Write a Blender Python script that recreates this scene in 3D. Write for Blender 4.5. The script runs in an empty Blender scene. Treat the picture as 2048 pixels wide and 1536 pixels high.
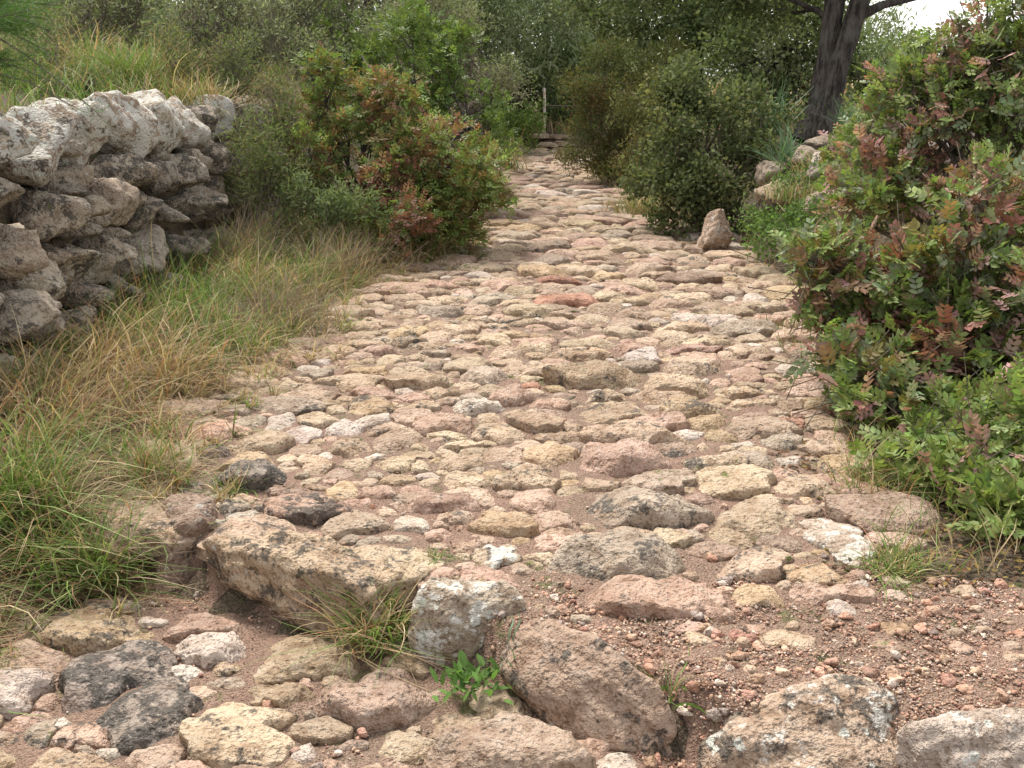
import bpy, math, random
import numpy as np

# ------------------------------------------------------------------ camera, sky, sun, exposure
R = math.radians
sc = bpy.context.scene
F_PX, W_PX, H_PX = 2054.0, 2048.0, 1536.0
CAM_Z, HORIZON = 1.5, 150.0
PITCH = math.atan((H_PX / 2 - HORIZON) / F_PX)
cam_d = bpy.data.cameras.new("camera"); cam = bpy.data.objects.new("camera", cam_d)
sc.collection.objects.link(cam); sc.camera = cam
cam.location = (0, 0, CAM_Z); cam.rotation_euler = (math.pi / 2 - PITCH, 0, 0)
cam_d.sensor_width = 36.0; cam_d.lens = 36.0 * F_PX / W_PX
cam_d.clip_start = 0.05; cam_d.clip_end = 2000

SUN_EL, SUN_AZ = R(58), R(-28)          # azimuth clockwise from +Y
world = bpy.data.worlds.new("World"); sc.world = world; world.use_nodes = True
wn, wl = world.node_tree.nodes, world.node_tree.links
wn.clear()
sky = wn.new("ShaderNodeTexSky"); sky.sky_type = 'NISHITA'; sky.sun_disc = False
sky.sun_elevation = SUN_EL; sky.sun_rotation = SUN_AZ
sky.air_density = 1.0; sky.dust_density = 1.5; sky.ozone_density = 1.0
hsv = wn.new("ShaderNodeHueSaturation"); hsv.inputs["Saturation"].default_value = 0.12
bg = wn.new("ShaderNodeBackground"); bg.inputs["Strength"].default_value = 0.10
wo = wn.new("ShaderNodeOutputWorld")
wl.new(sky.outputs[0], hsv.inputs["Color"]); wl.new(hsv.outputs[0], bg.inputs["Color"]); wl.new(bg.outputs[0], wo.inputs["Surface"])
sd = bpy.data.lights.new("sun", 'SUN'); sun = bpy.data.objects.new("sun", sd); sc.collection.objects.link(sun)
sd.energy = 1.5; sd.angle = R(16); sd.color = (1.0, 0.94, 0.85)
sun.rotation_euler = (math.pi / 2 - SUN_EL, 0, -SUN_AZ + math.pi)
sc.view_settings.view_transform = 'Standard'; sc.view_settings.look = 'None'
sc.view_settings.gamma = 1.0; sc.view_settings.use_curve_mapping = False
sc.view_settings.exposure = 1.82
sc.cycles.max_bounces = 5; sc.cycles.diffuse_bounces = 3; sc.cycles.transmission_bounces = 3
sc.cycles.glossy_bounces = 2; sc.cycles.transparent_max_bounces = 4

# ------------------------------------------------------------------ helpers
rng = np.random.default_rng(11)
random.seed(4)
TAB = rng.random((64, 64, 64)).astype(np.float32)

def vnoise(p):
    i = np.floor(p).astype(np.int64); f = p - i
    f = f * f * (3 - 2 * f)
    i &= 63; j = (i + 1) & 63
    x0, y0, z0 = i[:, 0], i[:, 1], i[:, 2]; x1, y1, z1 = j[:, 0], j[:, 1], j[:, 2]
    fx, fy, fz = f[:, 0], f[:, 1], f[:, 2]
    a = TAB[x0, y0, z0] * (1 - fx) + TAB[x1, y0, z0] * fx
    b = TAB[x0, y1, z0] * (1 - fx) + TAB[x1, y1, z0] * fx
    c = TAB[x0, y0, z1] * (1 - fx) + TAB[x1, y0, z1] * fx
    d = TAB[x0, y1, z1] * (1 - fx) + TAB[x1, y1, z1] * fx
    return (a * (1 - fy) + b * fy) * (1 - fz) + (c * (1 - fy) + d * fy) * fz

def fbm(p, octv=4, gain=0.5):
    s, a, t = 0, 1.0, 0
    for _ in range(octv):
        s = s + a * vnoise(p); t += a; a *= gain; p = p * 2.03 + 17.3
    return s / t

def sstep(a, b, x):
    t = np.clip((x - a) / (b - a), 0, 1); return t * t * (3 - 2 * t)

def norm(v):
    return v / np.maximum(np.linalg.norm(v, axis=-1, keepdims=True), 1e-9)

SP, CP = math.sin(PITCH), math.cos(PITCH)
def ray(px, py):
    u, v = (px - W_PX / 2) / F_PX, -(py - H_PX / 2) / F_PX
    return np.array([u, CP + v * SP, -SP + v * CP])
def at_z(px, py, z):
    d = ray(px, py); t = (z - CAM_Z) / d[2]; return np.array([d[0] * t, d[1] * t, z])
def at_y(px, py, y):
    d = ray(px, py); t = y / d[1]; return np.array([d[0] * t, y, CAM_Z + d[2] * t])
def px_per_m(p):
    return F_PX / (p[1] * CP - (p[2] - CAM_Z) * SP)

# ---- the lie of the land
LOW = -0.16
KERB = np.array([at_z(*q)[:2] for q in [(-300, 1120, -.1), (300, 1135, -.1), (420, 1200, -.1), (620, 1250, -.1), (840, 1265, -.1), (1040, 1400, -.1), (1330, 1490, -.1), (1560, 1590, -.1), (2100, 1640, -.1), (2600, 1640, -.1)]])
def kerb_side(x, y):   # the foot of the kerb
    k = np.interp(x, KERB[:, 0], KERB[:, 1]); return y - k       # negative: nearer the camera, lower level
WALL_X = -2.62
def H(x, y):
    x = np.asarray(x, float); y = np.asarray(y, float)
    h = LOW * (1 - sstep(0.07, 0.19, kerb_side(x, y))) * (1 - 0.55 * sstep(-1.3, -2.0, x))
    # terrace held by the dry stone wall, hill behind it
    t = sstep(WALL_X + 0.02, WALL_X - 0.10, x) * sstep(12.5, 10.5, y)
    bank = sstep(-1.6, -3.6, x) * sstep(10.0, 12.5, y)
    hill = np.clip(-x - 2.7, 0, 60) * 0.16
    h = h + (1.22 + hill) * np.maximum(t, bank * (1 - sstep(30, 60, y) * .3)) + np.clip(y - 14, 0, 30) * 0.03 * sstep(0.3, -3, x)
    # verge swells a little towards the wall
    h = h + 0.06 * sstep(-1.3, -2.3, x) * sstep(3.0, 4.5, y) * (1 - t)
    # rubble bank on the other side
    rb = sstep(1.9, 3.4, x - 0.05 * (y - 6)) * sstep(5.2, 8.5, y)
    h = h + 0.78 * rb + 0.18 * sstep(1.9, 3.2, x) * (1 - rb)
    # steps at the end of the path
    h = h + 0.30 * sstep(22.35, 22.6, y)
    return h
def Hn(x, y):
    x = np.asarray(x, float); y = np.asarray(y, float)
    p = np.stack([x.ravel(), y.ravel(), np.zeros(x.size)], 1)
    n = (fbm(p * 1.3 + 5, 3) - .5) * 0.06 + (fbm(p * 6.0, 2) - .5) * 0.018
    return H(x, y) + n.reshape(x.shape) * 0.8
def hz1(x, y): return float(Hn(np.array([x]), np.array([y]))[0])
def ground_at(px, py):
    z = 0.0
    for _ in range(6):
        p = at_z(px, py, z); z = 0.5 * z + 0.5 * hz1(p[0], p[1])
    p = at_z(px, py, z); p[2] = hz1(p[0], p[1]); return p

# ---- objects
def tag(o, label=None, cat=None, group=None, kind=None):
    if label: o["label"] = label
    if cat: o["category"] = cat
    if group: o["group"] = group
    if kind: o["kind"] = kind
    return o
def empty(name, loc, label, cat, group=None):
    o = bpy.data.objects.new(name, None); sc.collection.objects.link(o); o.location = tuple(loc)
    o.empty_display_size = 0.1
    return tag(o, label, cat, group)
def mesh_data(name, V, F, attrs=None, smooth=True):
    V = np.ascontiguousarray(V, np.float32); F = np.ascontiguousarray(F, np.int32)
    me = bpy.data.meshes.new(name); k = F.shape[1]
    me.vertices.add(len(V)); me.vertices.foreach_set("co", V.ravel())
    me.loops.add(F.size); me.loops.foreach_set("vertex_index", F.ravel())
    me.polygons.add(len(F)); me.polygons.foreach_set("loop_start", np.arange(0, F.size, k, dtype=np.int32))
    me.polygons.foreach_set("use_smooth", np.full(len(F), smooth, bool))
    for an, arr in (attrs or {}).items():
        a = me.attributes.new(an, 'FLOAT_COLOR', 'POINT')
        c = np.ones((len(V), 4), np.float32); c[:, :3] = arr; a.data.foreach_set("color", c.ravel())
    me.update(calc_edges=True)
    return me
def obj(name, V, F, mat, parent=None, attrs=None, loc=None, smooth=True):
    me = mesh_data(name, V, F, attrs, smooth); me.materials.append(mat)
    o = bpy.data.objects.new(name, me); sc.collection.objects.link(o)
    if loc is not None: o.location = tuple(loc)
    if parent is not None: o.parent = parent
    return o
class Acc:
    """collects pieces of one mesh"""
    def __init__(s): s.V, s.F, s.A, s.n = [], [], {}, 0
    def add(s, V, F, **attrs):
        s.V.append(V); s.F.append(np.asarray(F) + s.n); s.n += len(V)
        for k, v in attrs.items():
            s.A.setdefault(k, []).append(np.broadcast_to(np.asarray(v, np.float32), (len(V), 3)))
    def build(s, name, mat, parent=None, base=(0, 0, 0), smooth=True):
        V = np.concatenate(s.V) - np.asarray(base, float)
        return obj(name, V, np.concatenate(s.F), mat, parent, {k: np.concatenate(v) for k, v in s.A.items()}, smooth=smooth)

# ------------------------------------------------------------------ materials
class Mat:
    def __init__(s, name):
        s.m = bpy.data.materials.new(name); s.m.use_nodes = True
        s.t = s.m.node_tree; s.t.nodes.clear(); s.pos = None
    def n(s, typ, **kw):
        nd = s.t.nodes.new(typ)
        for k, v in kw.items(): setattr(nd, k, v)
        return nd
    def l(s, a, b): s.t.links.new(a, b)
    def set(s, sock, v):
        if hasattr(v, "is_output"): s.l(v, sock)
        elif isinstance(v, (tuple, list)): sock.default_value = (*v, 1.0) if len(v) == 3 else v
        else: sock.default_value = v
    def P(s):
        if s.pos is None: s.pos = s.n("ShaderNodeNewGeometry").outputs["Position"]
        return s.pos
    def noise(s, scale, detail=4, rough=.55, off=0, vec=None):
        v = vec or s.P()
        if off:
            a = s.n("ShaderNodeVectorMath", operation='ADD'); s.l(v, a.inputs[0]); a.inputs[1].default_value = (off, off * .7, off * 1.3); v = a.outputs[0]
        t = s.n("ShaderNodeTexNoise"); s.l(v, t.inputs["Vector"])
        t.inputs["Scale"].default_value = scale; t.inputs["Detail"].default_value = detail; t.inputs["Roughness"].default_value = rough
        return t.outputs["Fac"]
    def voronoi(s, scale, out="Distance", rand=1.0):
        t = s.n("ShaderNodeTexVoronoi"); s.l(s.P(), t.inputs["Vector"]); t.inputs["Scale"].default_value = scale
        t.inputs["Randomness"].default_value = rand
        return t.outputs[out]
    def math(s, op, a, b=0.0, clamp=False):
        m = s.n("ShaderNodeMath", operation=op, use_clamp=clamp); s.set(m.inputs[0], a); s.set(m.inputs[1], b); return m.outputs[0]
    def ramp(s, x, lo, hi, a=0.0, b=1.0):
        m = s.n("ShaderNodeMapRange", interpolation_type='SMOOTHSTEP'); s.set(m.inputs[0], x); s.set(m.inputs[1], lo); s.set(m.inputs[2], hi); m.inputs[3].default_value = a; m.inputs[4].default_value = b
        return m.outputs[0]
    def mix(s, f, a, b, mode='MIX'):
        m = s.n("ShaderNodeMix", data_type='RGBA', blend_type=mode); s.set(m.inputs[0], f); s.set(m.inputs[6], a); s.set(m.inputs[7], b); return m.outputs[2]
    def attr(s, name): return s.n("ShaderNodeAttribute", attribute_name=name).outputs["Color"]
    def sep(s, c): return s.n("ShaderNodeSeparateColor"), c
    def bump(s, h, strength, dist, prev=None):
        b = s.n("ShaderNodeBump"); s.l(h, b.inputs["Height"]); b.inputs["Strength"].default_value = strength; b.inputs["Distance"].default_value = dist
        if prev is not None: s.l(prev, b.inputs["Normal"])
        return b.outputs[0]
    def out(s, color, rough=.85, spec=.3, normal=None):
        b = s.n("ShaderNodeBsdfPrincipled"); s.set(b.inputs["Base Color"], color); s.set(b.inputs["Roughness"], rough)
        b.inputs["Specular IOR Level"].default_value = spec
        if normal is not None: s.l(normal, b.inputs["Normal"])
        o = s.n("ShaderNodeOutputMaterial"); s.l(b.outputs[0], o.inputs["Surface"]); return b, o

def stone_material():
    m = Mat("weathered_limestone")
    tint = m.attr("tint"); w = m.n("ShaderNodeSeparateColor"); m.l(m.attr("wear"), w.inputs[0])
    dark, lich, moss = w.outputs[0], w.outputs[1], w.outputs[2]
    n1 = m.noise(4.5, 3, .62); n2 = m.noise(19, 4, .68, 3.1); n3 = m.noise(75, 2, .65, 7.7); n4 = m.noise(11, 5, .74, 21.0)
    c = m.mix(m.ramp(n1, .32, .70), m.mix(1.0, tint, (.74, .69, .64), 'MULTIPLY'), m.mix(1.0, tint, (1.14, 1.12, 1.08), 'MULTIPLY'))
    c = m.mix(m.ramp(n2, .50, .68, 0, .55), c, m.mix(.5, tint, (.42, .365, .29)))
    c = m.mix(m.ramp(n2, .49, .36, 0, .8), c, m.mix(1.0, tint, (.56, .48, .41), 'MULTIPLY'))
    n4 = m.math('ADD', n4, m.math('MULTIPLY', m.math('SUBTRACT', n3, .5), .16))
    # grey-black crust
    th = m.math('SUBTRACT', .70, m.math('MULTIPLY', dark, .34))
    c = m.mix(m.math('MULTIPLY', m.ramp(n4, th, m.math('ADD', th, .085)), .84), c, (.066, .060, .052))
    # dark pits and specks
    c = m.mix(m.ramp(n3, .56, .68, 0, .62), c, m.mix(1.0, c, (.30, .27, .25), 'MULTIPLY'))
    c = m.mix(m.ramp(n3, .40, .28, 0, .40), c, (.50, .45, .38))
    # pale crust and round lichens
    th2 = m.math('SUBTRACT', .76, m.math('MULTIPLY', lich, .31))
    n5 = m.math('SUBTRACT', m.noise(13, 4, .7, 33.0), m.math('MULTIPLY', m.math('SUBTRACT', n3, .5), .16))
    c = m.mix(m.math('MULTIPLY', m.ramp(n5, th2, m.math('ADD', th2, .08)), .8), c, (.53, .51, .46))
    vd = m.voronoi(20); vc = m.n("ShaderNodeSeparateColor"); m.l(m.voronoi(20, "Color"), vc.inputs[0])
    r = m.math('MULTIPLY', m.math('SUBTRACT', m.math('MULTIPLY', vc.outputs[0], .52), m.math('SUBTRACT', .34, m.math('MULTIPLY', lich, .26))), m.math('ADD', .6, n3))
    disc = m.math('MULTIPLY', m.ramp(m.math('SUBTRACT', r, vd), -.02, .05), m.ramp(lich, .3, .6))
    c = m.mix(m.math('MULTIPLY', disc, .8), c, (.52, .52, .46))
    # moss
    n6 = m.math('SUBTRACT', 1.0, n5); th3 = m.math('SUBTRACT', .80, m.math('MULTIPLY', moss, .32))
    c = m.mix(m.math('MULTIPLY', m.ramp(n6, th3, m.math('ADD', th3, .06)), .85), c, (.10, .12, .025))
    pits = m.ramp(m.voronoi(38), .05, .40)
    h = m.math('ADD', m.math('MULTIPLY', n2, .9), m.math('ADD', m.math('MULTIPLY', n3, .55), m.math('MULTIPLY', pits, .30)))
    nb = m.bump(h, .85, .030)
    m.out(c, .88, .22, nb)
    return m.m

def soil_material(name, a, b, cc, wet):
    m = Mat(name)
    n1 = m.noise(1.7, 3, .6); n2 = m.noise(14, 4, .65, 4); n3 = m.noise(130, 2, .7, 9); v = m.voronoi(150); vcol = m.voronoi(150, "Color")
    c = m.mix(m.ramp(n1, .38, .64), a, b)
    c = m.mix(m.ramp(n2, .48, .66, 0, .7), c, cc)
    c = m.mix(m.ramp(n3, .42, .70, 0, .55), c, m.mix(1.0, c, (.5, .47, .45), 'MULTIPLY'))
    sepc = m.n("ShaderNodeSeparateColor"); m.l(vcol, sepc.inputs[0])
    c = m.mix(m.math('MULTIPLY', m.ramp(sepc.outputs[0], .62, .74), .30), c, m.mix(sepc.outputs[1], (.24, .15, .10), (.28, .22, .16)))
    gm = m.noise(5.5, 3, .7, 60)
    c = m.mix(m.ramp(gm, .58, .68, 0, .7), c, (.085, .10, .028))
    h = m.math('ADD', m.math('MULTIPLY', m.ramp(v, .55, .05), .5), m.math('ADD', m.math('MULTIPLY', n3, .7), m.math('MULTIPLY', n2, 1.5)))
    m.out(c, wet, .3, m.bump(h, .85, .018))
    return m.m

def leaf_material(name, gloss=.45, trans=.28, spec=.35):
    m = Mat(name); col = m.attr("col")
    c = col
    b, o = m.out(c, gloss, spec)
    tr = m.n("ShaderNodeBsdfTranslucent"); m.l(m.mix(1.0, c, (1.1, 1.15, .7), 'MULTIPLY'), tr.inputs[0])
    mx = m.n("ShaderNodeMixShader"); mx.inputs[0].default_value = trans
    m.l(b.outputs[0], mx.inputs[1]); m.l(tr.outputs[0], mx.inputs[2]); m.l(mx.outputs[0], o.inputs["Surface"])
    return m.m

def bark_material(name, a, b, scale=1.0):
    m = Mat(name)
    mp = m.n("ShaderNodeMapping"); m.l(m.P(), mp.inputs[0]); mp.inputs["Scale"].default_value = (1, 1, .16)
    n1 = m.noise(26 * scale, 7, .68, 0, mp.outputs[0]); n2 = m.noise(4, 4, .6, 3)
    c = m.mix(m.ramp(n1, .38, .62), a, b)
    c = m.mix(m.ramp(n2, .5, .7, 0, .5), c, (.13, .125, .11))
    m.out(c, .9, .2, m.bump(n1, 1.0, .03))
    return m.m

STONE = stone_material()
SOIL = soil_material("path_soil", (.265, .165, .12), (.23, .157, .113), (.30, .195, .145), .85)
EARTH = soil_material("verge_earth", (.085, .060, .040), (.11, .085, .055), (.07, .058, .036), .92)
LEAF = leaf_material("lentisk_leaf", .5, .36, .22)
DULL = leaf_material("dull_leaf", .7, .36, .10)
GRASS = leaf_material("grass_blade", .6, .30, .2)
BARK = bark_material("dark_bark", (.022, .018, .016), (.095, .080, .068))
TWIG = bark_material("grey_twig", (.13, .105, .08), (.29, .24, .185), 3)
def wood_material():
    m = Mat("weathered_post"); n = m.noise(40, 5); z = m.n("ShaderNodeSeparateXYZ"); m.l(m.P(), z.inputs[0])
    c = m.mix(m.ramp(n, .35, .7), (.50, .42, .33), (.68, .62, .54))
    c = m.mix(m.math('MULTIPLY', m.ramp(m.noise(7, 4, .6, 5), .5, .62), .7), c, (.36, .17, .07))
    m.out(c, .85, .2, m.bump(n, .5, .01)); return m.m
WOOD = wood_material()

# ------------------------------------------------------------------ rocks
_cs = {}
def cubesphere(n, cut=None):
    key = (n, cut)
    if key in _cs: return _cs[key]
    idx, V, Fs = {}, [], []
    def vid(p):
        if p not in idx: idx[p] = len(V); V.append(p)
        return idx[p]
    for ax in range(3):
        for s in (0, n):
            for i in range(n):
                for j in range(n):
                    q = []
                    for a, b in ((i, j), (i + 1, j), (i + 1, j + 1), (i, j + 1)):
                        p = [0, 0, 0]; p[ax] = s; p[(ax + 1) % 3] = a; p[(ax + 2) % 3] = b; q.append(vid(tuple(p)))
                    Fs.append(q if s else q[::-1])
    V = np.array(V, float) / n * 2 - 1; V = np.tan(V * math.pi / 4); V = norm(V); Fs = np.array(Fs)
    if cut is not None:
        keep = V[Fs][:, :, 2].max(1) > cut; Fs = Fs[keep]
        used = np.unique(Fs); mp = np.full(len(V), -1); mp[used] = np.arange(len(used)); V = V[used]; Fs = mp[Fs]
    _cs[key] = (V, Fs); return V, Fs

def rock(sz, seed, n=10, k=8, npl=14, flat=.8, lump=.22, fine=.012, ffreq=22., cut=-.45, dmin=.70, box=0, sq=2.9):
    """weathered stone with half sizes sz: soft facets, lumps and pits"""
    r = np.random.default_rng(seed)
    D, Fs = cubesphere(n, cut)
    N = norm(r.normal(size=(npl, 3))); d = r.uniform(dmin, 1.0, npl)
    if flat:
        t = r.normal(size=2) * .10; N = np.vstack([N, norm(np.array([[t[0], t[1], 1.0]]))]); d = np.append(d, flat)
    if box:
        bn = np.concatenate([np.eye(3), -np.eye(3)]) + r.normal(size=(6, 3)) * .10; N = np.vstack([N, norm(bn)]); d = np.append(d, r.uniform(box * .92, box * 1.08, 6))
    S = np.maximum(D @ N.T, 0) / d
    rad = np.maximum((S ** k).sum(1), 1e-6) ** (-1.0 / k)
    rad = np.minimum(rad, 1.5)
    o = r.uniform(0, 50, 3)
    rad = rad * (1 + lump * 2 * (fbm(D * 1.6 + o, 2) - .5) + lump * 1.1 * (fbm(D * 4.2 + o, 2) - .5))
    V = D * rad[:, None]
    ang = np.arctan2(D[:, 1], D[:, 0]) + r.uniform(-.3, .3); V[:, :2] *= ((np.abs(np.cos(ang)) ** sq + np.abs(np.sin(ang)) ** sq) ** (-1 / sq))[:, None]
    lo, hi = V[:, :2].min(0), V[:, :2].max(0)
    V[:, :2] -= (lo + hi) / 2; V[:, :2] /= (hi - lo) / 2
    V[:, 2] /= V[:, 2].max()
    sz = np.asarray(sz, float); V = V * sz
    Nn = norm(D / sz)
    if fine:
        q = V + o
        # pitted relief in metres: broad hollows plus ridged grain
        rg = 1 - np.abs(2 * fbm(q * ffreq, 3, .55) - 1) * 1.6
        V = V + Nn * ((fbm(q * ffreq * .32, 2) - .5) * fine * 2.6 - rg * fine * .8 + fine * .3)[:, None]
    return V, Fs

def rotz(V, a):
    c, s = math.cos(a), math.sin(a); return V @ np.array([[c, s, 0], [-s, c, 0], [0, 0, 1]])
def rotv(V, ax, a):
    ax = np.asarray(ax, float) / np.linalg.norm(ax); c, s = math.cos(a), math.sin(a)
    return V * c + np.cross(ax, V) * s + np.outer(V @ ax, ax) * (1 - c)

PAL = {'c': (.47, .385, .265), 't': (.38, .295, .20), 'p': (.46, .325, .25), 'r': (.36, .175, .115), 'o': (.44, .335, .20),
       'g': (.355, .305, .235), 'w': (.55, .50, .43), 'd': (.22, .20, .175), 'b': (.27, .20, .15), 's': (.43, .335, .245)}
def tint_of(code, r):
    c = np.array(PAL[code]) * .78 + np.array((.44, .35, .265)) * .22; c = c * (.97, .935, .965); return .99 * c * r.uniform(.86, 1.12) * (1 + r.normal(size=3) * .012)

# ------------------------------------------------------------------ ground and path
def axis(parts):
    out = [parts[0][0]]
    for a, b, s in parts:
        k = max(1, int(round((b - a) / s))); out += list(np.linspace(a, b, k + 1)[1:])
    return np.array(out)
def grid(xs, ys):
    X, Y = np.meshgrid(xs, ys); nx, ny = len(xs), len(ys)
    i = np.arange(nx * ny).reshape(ny, nx)
    Fq = np.stack([i[:-1, :-1].ravel(), i[:-1, 1:].ravel(), i[1:, 1:].ravel(), i[1:, :-1].ravel()], 1)
    return X.ravel(), Y.ravel(), Fq
xs = axis([(-400, -60, 20), (-60, -10, 1.2), (-10, -4, .3), (-4, 4.4, .12), (4.4, 10, .3), (10, 60, 1.2), (60, 400, 20)])
ys = axis([(-60, -4, 4), (-4, 1.6, .3), (1.6, 13, .12), (13, 24, .25), (24, 60, .8), (60, 700, 20)])
gx, gy, gf = grid(xs, ys)
ground = obj("ground", np.stack([gx, gy, Hn(gx, gy) - .022], 1), gf, EARTH)
tag(ground, "dark earth of the verges, terrace and hillside", "ground", kind="structure")

EDGE_L = [(1900, -400), (1536, -200), (1240, 60), (1120, 290), (1000, 330), (900, 380), (830, 400), (745, 560), (690, 660), (600, 720), (555, 800), (515, 950), (450, 960), (400, 1003), (350, 1008), (293, 1030)]
EDGE_R = [(1900, 2900), (1536, 2300), (1180, 2030), (1150, 1790), (1000, 1710), (900, 1650), (750, 1650), (600, 1600), (545, 1540), (490, 1440), (440, 1262), (400, 1240), (350, 1175), (293, 1150)]
eL = np.array([at_z(x, y, LOW if y > 1200 else 0)[:2] for y, x in EDGE_L]); eR = np.array([at_z(x, y, 0)[:2] for y, x in EDGE_R])
def xl(y): return np.interp(y, eL[:, 1], eL[:, 0])
def xr(y): return np.interp(y, eR[:, 1], eR[:, 0])
pv = np.concatenate([np.arange(1.2, 9, .034), np.arange(9, 22.4, .07)])
pu = np.linspace(0, 1, 84)
PY = np.repeat(pv, len(pu)); PU = np.tile(pu, len(pv))
e_n = (fbm(np.stack([PY * 2.3, PY * 0, PU * 0], 1) + 3, 3) - .5) * .30
PX = xl(PY) - .12 + PU * (xr(PY) - xl(PY) + .24) + e_n * (np.abs(PU - .5) * 2)
pz = Hn(PX, PY) - .004 + (fbm(np.stack([PX * 22, PY * 22, PX * 0], 1), 3) - .5) * .028
edge = np.abs(PU - .5) * 2; pz -= .035 * sstep(.93, 1.0, edge)
i = np.arange(len(PX)).reshape(len(pv), len(pu))
pf = np.stack([i[:-1, :-1].ravel(), i[:-1, 1:].ravel(), i[1:, 1:].ravel(), i[1:, :-1].ravel()], 1)
path = obj("path", np.stack([PX, PY, pz], 1), pf, SOIL)
tag(path, "old stone paved track of rounded limestone set in reddish earth", "path", kind="structure")

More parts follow.
